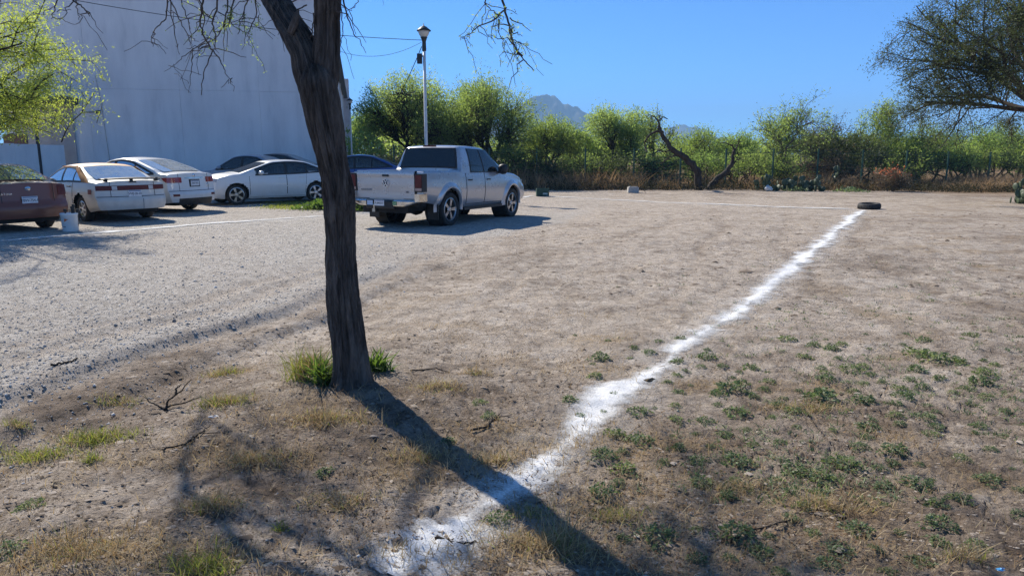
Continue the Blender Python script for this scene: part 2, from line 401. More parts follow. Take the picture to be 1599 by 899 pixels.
brown = np.clip(.0 + .56 * fore * sst(-.2, .5, s) + .36 * right + .3 * sst(28, 34, y) + .5 * np.exp(-((s - .22) / .16) ** 2) * (1 - sst(8, 13, y)) + .45 * fbm(x * .8, y * .8, 4, 23) + .35 * fbm(x * 4, y * 4, 3, 27), 0, 1)  # rut band: darker soil plus the shade of the ruts, put into the colour
for c in (2.0, 3.55, 5.2, 6.7): brown = np.clip(brown + (.28 if c > 3 else .22) * np.exp(-((s - c - .3 * np.sin(y * .35 + c)) / .15) ** 2) * sst(6, 9, y) * (1 - sst(18, 24, y)), 0, 1)
tr = np.hypot(x - TREE[0] - .2, y - TREE[1] + .35)
brown = np.clip(brown + .6 * np.exp(-(tr / .75) ** 2), 0, 1)
straw = np.clip((fbm(x * 1.3, y * 2.2, 4, 24) - .12) * 2.2, 0, 1) * sst(.3, .8, s) * (.35 + .65 * np.maximum(1 - sst(5, 8, y), right))
ch = np.zeros_like(x)
near_m = np.hypot(x, y) < 45
for k, pts in CH.items():
    rp, _ = resample(pts, .06 if k == 'a' else .2)
    ii = np.where(near_m)[0]
    dm = np.full(len(ii), 9.)
    for c0 in range(0, len(ii), 20000):
        j = ii[c0:c0 + 20000]
        dd = np.sqrt(((V[j, None, :2] - rp[None]) ** 2).sum(-1)).min(1); dm[c0:c0 + 20000] = dd
    wd = .36 if k == 'a' else .6
    ch[ii] = np.maximum(ch[ii], np.clip(1 - dm / wd, 0, 1) * (.28 + .5 * vnoise(x[ii] * 4, y[ii] * 4, 31)))
ch = np.clip(ch, 0, .5)
attr(me, 'gravel', np.clip(grav, 0, 1)); attr(me, 'brown', brown); attr(me, 'straw', straw); attr(me, 'chalk', ch)
attr(me, 'far', sst(36, 41, y) + (1 - sst(36, 41, y)) * sst(36, 50, np.hypot(x, y)) * (np.abs(x) > 20))
tag(link('ground', me, M['ground']), 'dry dirt lot with a gravel strip on its far side', None, None, 'structure')

# ------------------------------------------------------------------ chalk lines
def chalk_material():
    m = mat('white_chalk_powder', (.8, .8, .79), .95, 0, .1); nt = m.node_tree
    b = nt.nodes['Principled BSDF']; out = nt.nodes['Material Output']; v = coords(m)
    a = N(m, 'ShaderNodeAttribute'); a.attribute_name = 'dens'
    n = noise_node(m, 11, 8, .72, v, .5); n2 = noise_node(m, 90, 4, .7, v)
    k = math_(m, 'ADD', math_(m, 'MULTIPLY', n.outputs[0], .42), math_(m, 'MULTIPLY', n2.outputs[0], .58))
    k = math_(m, 'ADD', math_(m, 'SUBTRACT', a.outputs['Fac'], 1.0), k)
    f = ramp(m, k, [(.20, (0, 0, 0)), (.60, (1, 1, 1))])
    L(m, mixc(m, n2.outputs[0], (.66, .65, .63), (.86, .86, .85)), b.inputs['Base Color'])
    L(m, bump(m, n2.outputs[0], .7, .01), b.inputs['Normal'])
    t = N(m, 'ShaderNodeBsdfTransparent'); mx = N(m, 'ShaderNodeMixShader')
    L(m, f, mx.inputs[0]); L(m, t.outputs[0], mx.inputs[1]); L(m, b.outputs[0], mx.inputs[2]); L(m, mx.outputs[0], out.inputs['Surface'])
    return m
M['chalk'] = chalk_material()
def chalk(key, half, step, label, seed, lift):
    rp, s_ = resample(CH[key], step)
    t = np.gradient(rp, axis=0); t /= np.linalg.norm(t, axis=1)[:, None]; nn = np.stack([-t[:, 1], t[:, 0]], 1)
    nc = 25 if key == 'a' else 13
    off = np.linspace(-1, 1, nc)
    wob = .22 * half * fbm(s_ * .9, s_ * 0, 2, seed)
    X = rp[:, None, :] + nn[:, None, :] * (off[None, :, None] * half + wob[:, None, None])
    Z = terrain(X[..., 0].ravel(), X[..., 1].ravel()).reshape(X.shape[:2])
    dist = np.hypot(X[..., 0], X[..., 1])
    G = np.concatenate([X, (Z + lift + .0005 * dist)[..., None]], -1)
    e = np.abs(off)[None, :]; xx, yy = X[..., 0].ravel(), X[..., 1].ravel(); shp = X.shape[:2]
    den = (1.24 if key == 'a' else 1.12) - 1.12 * e ** .8 + .36 * fbm(xx * 5, yy * 5, 4, seed + 5).reshape(shp) + .22 * fbm(xx * 1.6, yy * 1.6, 2, seed + 1).reshape(shp)
    if key == 'a':
        den = den - .25 * np.exp(-((X[..., 1] - 3.05) / .09) ** 2) - .10 * (X[..., 1] > 5) * (X[..., 1] < 7)
    i = np.arange(G.shape[0] * G.shape[1]).reshape(G.shape[:2])
    Qs = np.stack([i[:-1, :-1], i[1:, :-1], i[1:, 1:], i[:-1, 1:]], -1).reshape(-1, 4)
    m_ = fastmesh('chalk_line', G.reshape(-1, 3), Qs, True); attr(m_, 'dens', den.ravel())
    tag(link('chalk_line', m_, M['chalk']), label, 'chalk line', 'white powder lines of the pitch')
chalk('a', .43, .018, 'thick patchy white powder line running from the foreground to the lone tyre', 51, .005)
chalk('b', .5, .15, 'thin white powder line across the far end between tyre and green crate', 53, .008)
chalk('c', .52, .12, 'white powder line in front of the parked cars and behind the pickup', 57, .006)

# ------------------------------------------------------------------ air
def haze():
    mb = MB(); mb.box((0, 0, 134), (9000, 9000, 296)); m = bpy.data.materials.new('haze_air'); m.use_nodes = True
    nt = m.node_tree; nt.nodes.remove(nt.nodes['Principled BSDF'])
    pv = nt.nodes.new('ShaderNodeVolumePrincipled'); pv.inputs['Color'].default_value = (.38, .66, 1, 1)
    pv.inputs['Density'].default_value = .00036; pv.inputs['Anisotropy'].default_value = .0
    nt.links.new(pv.outputs[0], nt.nodes['Material Output'].inputs['Volume'])
    tag(mb.build('haze', m), 'thin blue haze in the air over the whole place', None, None, 'stuff')
haze()

# ------------------------------------------------------------------ mountains
def mountain(name, prof, Y, depth, label):
    us = np.linspace(prof[0][0], prof[-1][0], 120); tops = np.interp(us, [p[0] for p in prof], [p[1] for p in prof])
    rows = []
    H = np.array([at(u, v, Y)[2] for u, v in zip(us, tops)]); X = np.array([at(u, 242, Y)[0] for u in us])
    H = H + 9 * fbm(us * .14, us * 0, 4, 61) * np.minimum(1, H / 60)
    for k, t in enumerate(np.linspace(-1, 1, 41)):
        hh = H * (1 - abs(t)) ** .85
        yy = Y + t * depth + 80 * fbm(us * .03, us * 0 + t * 2, 3, 62)
        hh = hh * (1 + (.24 * (1 - (1 - abs(t)) ** 4)) * fbm(us * .07 + 5, us * 0 + t * 4, 4, 63))
        rows.append(np.stack([X * (1 + t * depth / Y * .2), yy, hh - 8 * abs(t)], 1))
    mb = MB(); mb.grid(np.array(rows))
    m = worn(name + '_rock', (.04, .05, .04), (.09, .09, .07), .01, .95, bstr=.5, bscale=.05)
    tag(mb.build(name, m, None, True), label, None, None, 'structure')
mountain('mountain', [(690, 242), (740, 215), (790, 178), (828, 153), (840, 151), (857, 147), (868, 150), (880, 162), (893, 166), (905, 173), (925, 183), (960, 197), (1000, 205), (1060, 225), (1120, 242)], 2800, 230, 'blue rocky peak rising beyond the trees')
mountain('mountain', [(930, 242), (960, 225), (990, 212), (1010, 199), (1030, 203), (1048, 197), (1070, 195), (1092, 199), (1110, 210), (1150, 222), (1200, 242)], 3500, 170, 'lower far ridge beyond the dead leaning tree')

# ------------------------------------------------------------------ building
def build_building():
    k = 1.18
    cr = np.array([-7.35 * k, 28.98 * k]); cl = np.array([-18.2 * k, 26.65 * k])   # right and left corners of the facing wall
    d = cr - cl; Lw = np.linalg.norm(d); d /= Lw; n = np.array([d[1], -d[0]])
    ang = math.atan2(d[1], d[0]); Ht = 8.62
    wall = mat('white_wall', (.78, .78, .77), .85, 0, .2); b = wall.node_tree.nodes['Principled BSDF']; v = coords(wall)
    mp = N(wall, 'ShaderNodeMapping'); mp.inputs['Scale'].default_value = (1, 1, .22); L(wall, v, mp.inputs['Vector'])
    n1 = noise_node(wall, 1.6, 6, .6, mp.outputs[0]); n2 = noise_node(wall, .35, 4, .5, v)
    c = mixc(wall, .5, ramp(wall, n1.outputs[0], [(.30, (.50, .51, .52)), (.46, (.70, .70, .70)), (.62, (.80, .80, .79))]), ramp(wall, n2.outputs[0], [(.35, (.62, .62, .62)), (.6, (.8, .8, .79))]))
    L(wall, c, b.inputs['Base Color']); n3 = noise_node(wall, 30, 5, .6, v); L(wall, bump(wall, n3.outputs[0], .15, .01), b.inputs['Normal'])
    M['wall'] = wall
    root = empty('warehouse', (*cl, 0), ang)
    tag(root, 'tall plain white panelled warehouse wall standing in shade behind the parked cars', 'building')
    def ux(u):                       # distance along the wall for a photograph column
        a = (u - 799.5) / FPX; t = (cl[0] - a * cl[1]) / (a * d[1] - d[0]); return t
    xs = [0, ux(158), ux(297), ux(417), Lw]
    zs = [0, 4.35, Ht - .18]
    bk = MB(); bk.box((Lw / 2, .30, Ht / 2 - .1), (Lw - .06, .36, Ht - .25)); bk.build('wall_core', M['concrete'], root)
    for i in range(4):
        for j in range(2):
            g = .003
            x0, x1, z0, z1 = xs[i] + g, xs[i + 1] - g, zs[j] + g, zs[j + 1] - g
            p = MB(); pr = .003 * ((i * 3 + j * 2) % 4)
            p.box(((x0 + x1) / 2, .05 - pr, (z0 + z1) / 2), (x1 - x0, .14, z1 - z0)); p.build('wall_panel', wall, root)
    cop = MB(); cop.box((Lw / 2, .2, Ht - .08), (Lw + .12, .62, .17)); cop.build('coping', M['concrete'], root)
    # the right-hand side wall running away from the camera, with its lower eave
    D = 58
    far = np.array([-.2262 * 92, 92.]) - cr; Ls = np.linalg.norm(far); far /= Ls
    la = math.atan2(far[1], far[0]) - ang; sd_ = np.array([math.cos(la), math.sin(la)])
    ctr = lambda t, off: (Lw - .1 + sd_[0] * t + off * sd_[1], .5 + sd_[1] * t - off * sd_[0])
    for q in range(5):
        p = MB(); y0 = q * Ls / 5 + .015; y1 = (q + 1) * Ls / 5 - .015; c_ = ctr((y0 + y1) / 2, 0)
        p.box((*c_, 4.2), (y1 - y0, .2, 8.4), la); p.build('side_panel', wall, root)
    ev = MB(); ev.box((*ctr(Ls / 2, .25), 8.48), (Ls - .4, .75, .14), la); ev.build('eave', M['metal_dark'], root)
    for q in range(4):
        p = MB(); p.box((*ctr(9 + q * 14, .17), 4.1), (.12, .12, 8.2), la); p.build('downpipe', M['metal_white'], root)
    pk = worn('pale_pink_wall', (.52, .47, .45), (.62, .57, .55), 1.2, .85)
    p = MB(); p.box((*ctr(Ls + 1.6, -.9), 5.4), (3, 3.4, 10.8), la); p.build('end_block', pk, root)
    bs = MB(); bs.box((Lw / 2, D + .2, 4), (Lw - .5, .4, 8)); bs.build('rear_wall', wall, root)
    rf = MB(); rf.box((Lw / 2, D / 2 + .2, 8.05), (Lw - .5, D - .5, .1)); rf.build('roof', M['concrete'], root)
    sd = MB(); sd.box((.11, D / 2 + .3, 4.1), (.22, D - .6, 8.2)); sd.build('side_wall', wall, root)
    # conduit running down the wall near its left third
    cd = MB(); xx = ux(172); cd.tube([(xx, -.06, 4.9), (xx + .12, -.06, 3.9), (xx + .3, -.06, .2)], .012, 6); cd.build('conduit', M['concrete'], root)
    lp = MB(); lp.tube([(xx - .6, -.05, 3.35), (xx - .1, -.05, 3.37)], .018, 6); lp.box((xx - .02, -.09, 3.37), (.14, .1, .14)); lp.build('junction_box', M['metal_dark'], root)
    # awning
    aw = empty('awning', (*(cl + d * (ux(86)) + n * .05), 0), ang)
    tag(aw, 'flat dark canopy on a thin post against the left end of the white warehouse', 'awning')
    wid = ux(137) - ux(35)
    sl = MB(); sl.box((.1, -.9, 3.78), (wid, 1.8, .16)); sl.build('slab', M['metal_dark'], aw)
    ed = MB(); ed.box((wid / 2 + .1, -.9, 3.78), (.1, 1.84, .3)); ed.build('end_beam', M['metal_dark'], aw)
    po = MB(); po.tube([(.3, -1.6, 0), (.3, -1.6, 3.7)], .07, 8); po.build('post', M['metal_dark'], aw)
    gw = worn('grey_recess_wall', (.34, .32, .31), (.42, .40, .38), 2, .9)
    rc = MB(); rc.box((.05, -.045, 1.85), (wid - .3, .05, 3.66)); rc.build('recess_wall', gw, aw)
    dr = MB(); dr.box((-1.1, -.1, 1.2), (.9, .06, 2.4)); dr.build('door', worn('brown_door', (.075, .035, .022), (.12, .06, .04), 4, .6), aw)
    # low white wall in front, left
    a0, a1 = np.array([-21.5, 25.6]), np.array([-19.0, 31.2])
    lw = empty('low_wall', (*a0, 0), math.atan2(*(a1 - a0)[::-1]))
    tag(lw, 'low white boundary wall of upright panels left of the warehouse', 'wall')
    ll = np.linalg.norm(a1 - a0); q = 6
    b0, b1 = np.array([-25., 24.3]), a0
    for kx in range(q):
        p = MB(); hh = 2.06 - .02 * kx
        p.box(((kx + .5) * ll / q, 0, hh / 2), (ll / q - .006, .12, hh)); p.build('wall_panel', wall, lw)
    lw2 = empty('low_wall', (*b0, 0), math.atan2(*(b1 - b0)[::-1]))
    tag(lw2, 'low white wall stretch at the left edge behind the dark red car', 'wall')
    for kx in range(3):
        l2 = np.linalg.norm(b1 - b0) / 3
        p = MB(); p.box(((kx + .5) * l2 - .08, 0, .96), (l2 - .006, .12, 1.92)); p.build('wall_panel', wall, lw2)
build_building()

# ------------------------------------------------------------------ lamp posts and cables
def lamp_post(loc, h, label):
    r = empty('street_lamp', loc); tag(r, label, 'street lamp', 'lamp posts of the lot')
    p = MB(); p.lathe([(.16, 0), (.16, .05), (.075, .1), (.07, 1.2), (.055, h - 1.0), (.0, h - 1.0)], 12); p.build('pole', M['metal_white'], r, True)
    c = MB(); c.lathe([(.06, h - 1.05), (.085, h - 1.03), (.085, h - .95), (.075, h - .7), (.11, h - .58), (.15, h - .52), (.0, h - .52)], 12); c.build('collar', M['metal_dark'], r, True)
    g = MB(); g.lathe([(.12, h - .52), (.17, h - .45), (.215, h - .36), (.235, h - .28), (.0, h - .27)], 16)
    g.build('globe', worn('lamp_glass', (.55, .52, .46), (.66, .63, .57), 5, .25), r, True)
    k = MB(); k.lathe([(.28, h - .29), (.285, h - .26), (.2, h - .2), (.12, h - .13), (.05, h - .1), (.02, h - .08), (.015, h), (.0, h + .01)], 16); k.build('cap', M['metal_dark'], r, True)
    return r
LY = 30.0
pl = at(667, 242, LY); lz = zt(pl[0], LY); lh = at(661, 37, LY)[2] - lz
lamp = lamp_post((pl[0] - .03, LY, lz), lh, 'tall white lamp post with a globe lantern and a black speaker behind the pickup')
lamp_xy = (pl[0] - .03, LY)
sb = MB(); zc = at(659, 92, LY)[2] - lz
sb.box((-.19, 0, zc), (.19, .17, .38)); sb.box((-.08, 0, zc + .1), (.06, .05, .05))
so = sb.build('speaker_box', M['black']); so.location = (lamp_xy[0], LY, lz); tag(so, 'black box speaker clamped to the tall lamp post', 'speaker')
p2 = at(549.5, 242, 64); lamp_post((p2[0], 64, -.1), at(550, 152, 64)[2] + .1, 'far lamp post beside the right end of the warehouse')
def cable(a, b, sag, label, rad=.012, n=24):
    t = np.linspace(0, 1, n)[:, None]; P = np.array(a) * (1 - t) + np.array(b) * t; P[:, 2] -= (4 * sag * t * (1 - t))[:, 0]
    mb = MB(); mb.tube(P, rad, 5); tag(mb.build('cable', M['black']), label, 'cable', 'overhead cables')
top = np.array([lamp_xy[0] - .1, LY, at(657, 63, LY)[2]])
cable(at(70, -8, 26), top, .25, 'black overhead cable crossing the warehouse wall to the lamp post')
cable(at(498, 66, 31), top + np.array([0, 0, -.08]), .55, 'thin slack cable hanging below the overhead cable at the lamp post', .008)
cable(at(548, 168, 63), top + np.array([0, 0, -.25]), 2.2, 'cable dropping from the lamp post to the far lamp post', .016)

# ------------------------------------------------------------------ vehicles
def lerp(a, b, t): return a + (b - a) * t
def smooth_interp(tab, sigma=.05):
    xs = np.array([p[0] for p in tab], float); zs = np.array([p[1] for p in tab], float)
    gx = np.arange(xs[0] - .3, xs[-1] + .3, .01); gz = np.interp(gx, xs, zs)
    k = int(sigma / .01 * 3); ker = np.exp(-.5 * (np.arange(-k, k + 1) * .01 / sigma) ** 2); ker /= ker.sum()
    gp_ = np.pad(gz, k, mode='edge'); gz = np.convolve(gp_, ker, 'valid')
    return lambda x: np.interp(x, gx, gz)
class Body:
    def __init__(s, top, belt, wid, zb, roofw, xr, xf, rear, front, plan=.13, hoodw=.80, bed=None, crown=.035, sig=.05):
        s.top = smooth_interp(top, sig); s.belt = smooth_interp(belt, .08); s.w = smooth_interp(wid, .08); s.zb = smooth_interp(zb, .05)
        s.roofw = roofw; s.xr, s.xf = xr, xf; s.hoodw = hoodw; s.bed = bed; s.crown = crown; s.plan = plan
        s.rp = rear; s.fp = front; s.Hr = max(p[1] for p in top)
    def sec(s, x):
        w, zb, zs, zt_ = float(s.w(x)), float(s.zb(x)), float(s.belt(x)), float(s.top(x))
        zt_ = max(zt_, zs + .03)
        t = np.linspace(0, 1, 13)
        lo_z = zb + (zs - zb) * t
        lo_y = w * np.interp(t, [0, .1, .28, .5, .75, .9, 1], [.90, .955, .985, 1.0, .99, .975, .955])
        g = float(sst(.08, .30, zt_ - zs)); fr = min(max((zt_ - .05 - zs) / (s.Hr - .05 - zs), 0), 1)
        wt = w * lerp(s.hoodw, lerp(.94, s.roofw, fr), g); cr = lerp(.03, s.crown, g)
        ze = max(zt_ - cr, zs + .012)
        t = np.linspace(0, 1, 8)[1:]
        uz = zs + (ze - zs) * lerp(np.sin(t * math.pi / 2), 1 - (1 - t) ** 1.35, g)
        uy = lerp(.955 * w, wt, lerp(1 - np.cos(t * math.pi / 2), t ** 1.25, g))
        t = np.linspace(0, 1, 8)[1:]
        ty = wt * (1 - t); tz = ze + (zt_ - ze) * (1 - (1 - t) ** 2)
        if s.bed and s.bed[0] < x < s.bed[1]:
            fl = s.bed[2]
            ty = np.array([wt, wt - .03, wt - .06, wt - .07, wt - .08, .3, 0]); tz = np.array([zt_, zt_, zt_ - .005, zt_ - .05, fl, fl, fl])
        return np.r_[lo_y, uy, ty], np.r_[lo_z, uz, tz], 13, 20
    def side(s, x, z):
        y_, z_, a, b = s.sec(x); return float(np.interp(z, z_[:b], y_[:b]))
    def ztop(s, x, y):
        y_, z_, a, b = s.sec(x); yy = y_[b - 1:][::-1]; zz = z_[b - 1:][::-1]; return float(np.interp(abs(y), yy, zz)), y_[b - 1]
    def er(s, y, z, w): return np.interp(z, [p[0] for p in s.rp], [p[1] for p in s.rp]) + s.plan * np.abs(y / w) ** 3.2
    def ef(s, y, z, w): return np.interp(z, [p[0] for p in s.fp], [p[1] for p in s.fp]) + s.plan * 1.5 * np.abs(y / w) ** 2.6
    def rear_x(s, y, z): return s.xr + float(s.er(y, z, float(s.w(s.xr))))
    def front_x(s, y, z): return s.xf - float(s.ef(y, z, float(s.w(s.xf))))
    def shell(s, wheels, Ra, Rw, n=120, holes=None):
        X = np.linspace(s.xr, s.xf, n); S = [s.sec(x) for x in X]
        Y = np.array([q[0] for q in S]); Z = np.array([q[1] for q in S]); XX = np.repeat(X[:, None], Y.shape[1], 1)
        wr, wf = float(s.w(s.xr)), float(s.w(s.xf))
        fr = np.clip(1 - (XX - s.xr) / .7, 0, 1); ff = np.clip(1 - (s.xf - XX) / .8, 0, 1)
        XX = XX + s.er(Y, Z, wr) * fr - s.ef(Y, Z, wf) * ff
        mb = MB(); m_, kk = XX.shape
        idx = np.arange(m_ * kk).reshape(m_, kk)
        keep = []
        P = np.stack([XX, Y, Z], -1)
        used = np.zeros((m_, kk), bool)
        for i in range(m_ - 1):
            for j in range(kk - 1):
                cx = XX[i:i + 2, j:j + 2].mean(); cz = Z[i:i + 2, j:j + 2].mean()
                if j < 13 and any((cx - wx) ** 2 + (cz - Rw) ** 2 < Ra * Ra for wx in wheels): continue
                if holes and holes(cx, cz, j): continue
                keep.append((idx[i, j], idx[i + 1, j], idx[i + 1, j + 1], idx[i, j + 1])); used[i:i + 2, j:j + 2] = True
        for wx in wheels:
            dx, dz = P[..., 0] - wx, P[..., 2] - Rw; dd = np.hypot(dx, dz)
            ins = used & (dd < Ra) & (np.arange(kk)[None] < 14)
            f = Ra / np.maximum(dd, 1e-3)
            P[..., 0] = np.where(ins, wx + dx * f, P[..., 0]); P[..., 2] = np.where(ins, Rw + dz * f, P[..., 2])
        A = P.reshape(-1, 3); B = A * np.array([1, -1, 1])
        mb.add(A, [q[::-1] for q in keep]); mb.add(B, keep)
        for end in (0, -1):
            y_, z_ = Y[end], P[end, :, 2]; rows = []
            for yy, z0 in zip(y_, Z[end]):
                q = np.linspace(-1, 1, 15) * yy
                ex = (s.xr + s.er(q, z0, wr)) if end == 0 else (s.xf - s.ef(q, z0, wf))
                rows.append(np.stack([ex, q, np.full(15, z0)], 1))
            mb.grid(np.array(rows), flip=(end == -1))
        return mb
    # patches that lie on the skin
    def on_side(s, quad, off, sgn, nx=10, nz=6):
        (bx0, bz0), (tx0, tz0), (tx1, tz1), (bx1, bz1) = quad
        G = np.zeros((nz, nx, 3))
        for i, v in enumerate(np.linspace(0, 1, nz)):
            for j, u in enumerate(np.linspace(0, 1, nx)):
                x = lerp(lerp(bx0, bx1, u), lerp(tx0, tx1, u), v); z = lerp(lerp(bz0, bz1, u), lerp(tz0, tz1, u), v)
                G[i, j] = (x, sgn * (s.side(x, z) + off), z)
        mb = MB(); return solid(mb, G, (0, -sgn * .006, 0))
    def on_side_fn(s, x0, x1, zb, zt_, off, sgn, nx=22, nz=5):
        G = np.zeros((nz, nx, 3))
        for j, u in enumerate(np.linspace(0, 1, nx)):
            x = lerp(x0, x1, u); a, b_ = zb(x), max(zt_(x), zb(x) + .004)
            for i, v in enumerate(np.linspace(0, 1, nz)):
                z = lerp(a, b_, v); G[i, j] = (x, sgn * (s.side(x, z) + off), z)
        return solid(MB(), G, (0, -sgn * .006, 0))
    def on_rear(s, y0, y1, z0, z1, off, ny=8, nz=5, skew=0):
        G = np.zeros((nz, ny, 3))
        for i, v in enumerate(np.linspace(0, 1, nz)):
            for j, u in enumerate(np.linspace(0, 1, ny)):
                y = lerp(y0, y1, u); z = lerp(z0, z1, v) + skew * u
                G[i, j] = (s.rear_x(y, z) - off, y, z)
        return solid(MB(), G, (.006, 0, 0))
    def on_front(s, y0, y1, z0, z1, off, ny=8, nz=5, skew=0):
        G = np.zeros((nz, ny, 3))
        for i, v in enumerate(np.linspace(0, 1, nz)):
            for j, u in enumerate(np.linspace(0, 1, ny)):
                y = lerp(y0, y1, u); z = lerp(z0, z1, v) + skew * abs(u - .5)
                G[i, j] = (s.front_x(y, z) + off, y, z)
        return solid(MB(), G, (-.006, 0, 0))
    def on_top(s, x0, x1, frac, off, nx=12, ny=11, curve=0):
        G = np.zeros((nx, ny, 3))
        for i, u in enumerate(np.linspace(0, 1, nx)):
            for j, v in enumerate(np.linspace(-1, 1, ny)):
                x = lerp(x0, x1, u) + curve * (1 - v * v) * (1 - u)
                zc, wt = s.ztop(x, 0); y = v * wt * frac; z, _ = s.ztop(x, y)
                dzdx = (float(s.top(x + .02)) - float(s.top(x - .02))) / .04; q = math.hypot(1, dzdx)
                G[i, j] = (x - dzdx / q * off, y, z + off / q)
        return solid(MB(), G, (0, 0, -.006))
def solid(mb, G, back):
    mb.grid(G); mb.grid(G + np.array(back), flip=True)
    a, b = G.shape[:2]
    ring = [G[0, j] for j in range(b)] + [G[i, b - 1] for i in range(1, a)] + [G[a - 1, j] for j in range(b - 2, -1, -1)] + [G[i, 0] for i in range(a - 2, 0, -1)]
    ring = np.array(ring); R2 = ring + np.array(back); n = len(ring)
    mb.add(np.concatenate([ring, R2]), [(i, (i + 1) % n, n + (i + 1) % n, n + i) for i in range(n)])
    return mb
def spokes(mb, R_, y, n, wd, sgn, split=False, dep=.02):
    for k in range(n):
        a = 2 * math.pi * k / n + .3
        for q in ((-.11, .11) if split else (0,)):
            aa = a + q
            r0, r1 = .07, R_ * .985
            d0 = np.array([math.sin(a + q * .4), 0, math.cos(a + q * .4)]); d1 = np.array([math.sin(aa), 0, math.cos(aa)])
            t = np.array([d1[2], 0, -d1[0]])
            ww = wd * (.6 if split else 1)
            P = []
            for yy in (y - sgn * dep, y):
                P += [d0 * r0 - t * ww * .6, d0 * r0 + t * ww * .6, d1 * r1 + t * ww * .5, d1 * r1 - t * ww * .5]
                for p in P[-4:]: p[1] = yy
            mb.add(np.array(P), [(0, 1, 2, 3), (7, 6, 5, 4), (0, 4, 5, 1), (1, 5, 6, 2), (2, 6, 7, 3), (3, 7, 4, 0)])
def wheel(root, x, yc, R_, wd, rimR, sgn, rimmat, n=5, split=False, sw=.05):
    h = wd / 2
    t = MB(); t.lathe([(rimR, -h * .8), (rimR + .02, -h * .95), (R_ - .03, -h), (R_ - .008, -h * .8), (R_, -h * .45), (R_, h * .45), (R_ - .008, h * .8), (R_ - .03, h), (rimR + .02, h * .95), (rimR, h * .8), (rimR, -h * .8)], 36, 'y')
    o = t.build('wheel', M['rubber'], root, True); o.location = (x, yc, R_)
    r = MB(); r.lathe([(rimR, sgn * h * .86), (rimR - .018, sgn * h * .9), (rimR - .03, sgn * h * .7), (rimR - .035, -sgn * h * .5)], 32, 'y')
    spokes(r, rimR - .01, sgn * h * .78, n, sw, sgn, split)
    r.lathe([(.0, sgn * h * .84), (.05, sgn * h * .82), (.075, sgn * h * .6)], 14, 'y')
    r.build('rim', rimmat, o, False)
    dk = MB(); dk.lathe([(0, sgn * h * .25), (rimR - .03, sgn * h * .25), (rimR - .03, sgn * h * .2), (0, sgn * h * .2)], 20, 'y'); dk.build('brake_disc', M['under'], o, False)
    return o
REARM = lambda x, y, z: Matrix(((0, 0, -1, x), (-1, 0, 0, y), (0, 1, 0, z), (0, 0, 0, 1)))
def number_plate(root, x, y, z, txt, w=.3, h=.15, tilt=0):
    p = MB(); p.box((0, 0, 0), (.008, w, h)); o = p.build('license_plate', M['plate'], root); o.location = (x, y, z)
    text('plate_text', txt, h * .52, M['ink'], o, REARM(-.0045, 0, -.006), .001, .86)
    b = MB(); b.box((-.0045, 0, h * .38), (.002, w * .9, h * .1)); b.build('plate_band', mat('plate_blue', (.05, .12, .3), .5), o)
    return o
def handle(root_door, b, x, z, sgn, m):
    p = MB(); y = sgn * (b.side(x, z) + .022); p.box((x, y, z), (.17, .025, .028)); p.box((x - .06, y - sgn * .012, z), (.02, .03, .02)); p.box((x + .06, y - sgn * .012, z), (.02, .03, .02))
    return p.build('handle', m, root_door)

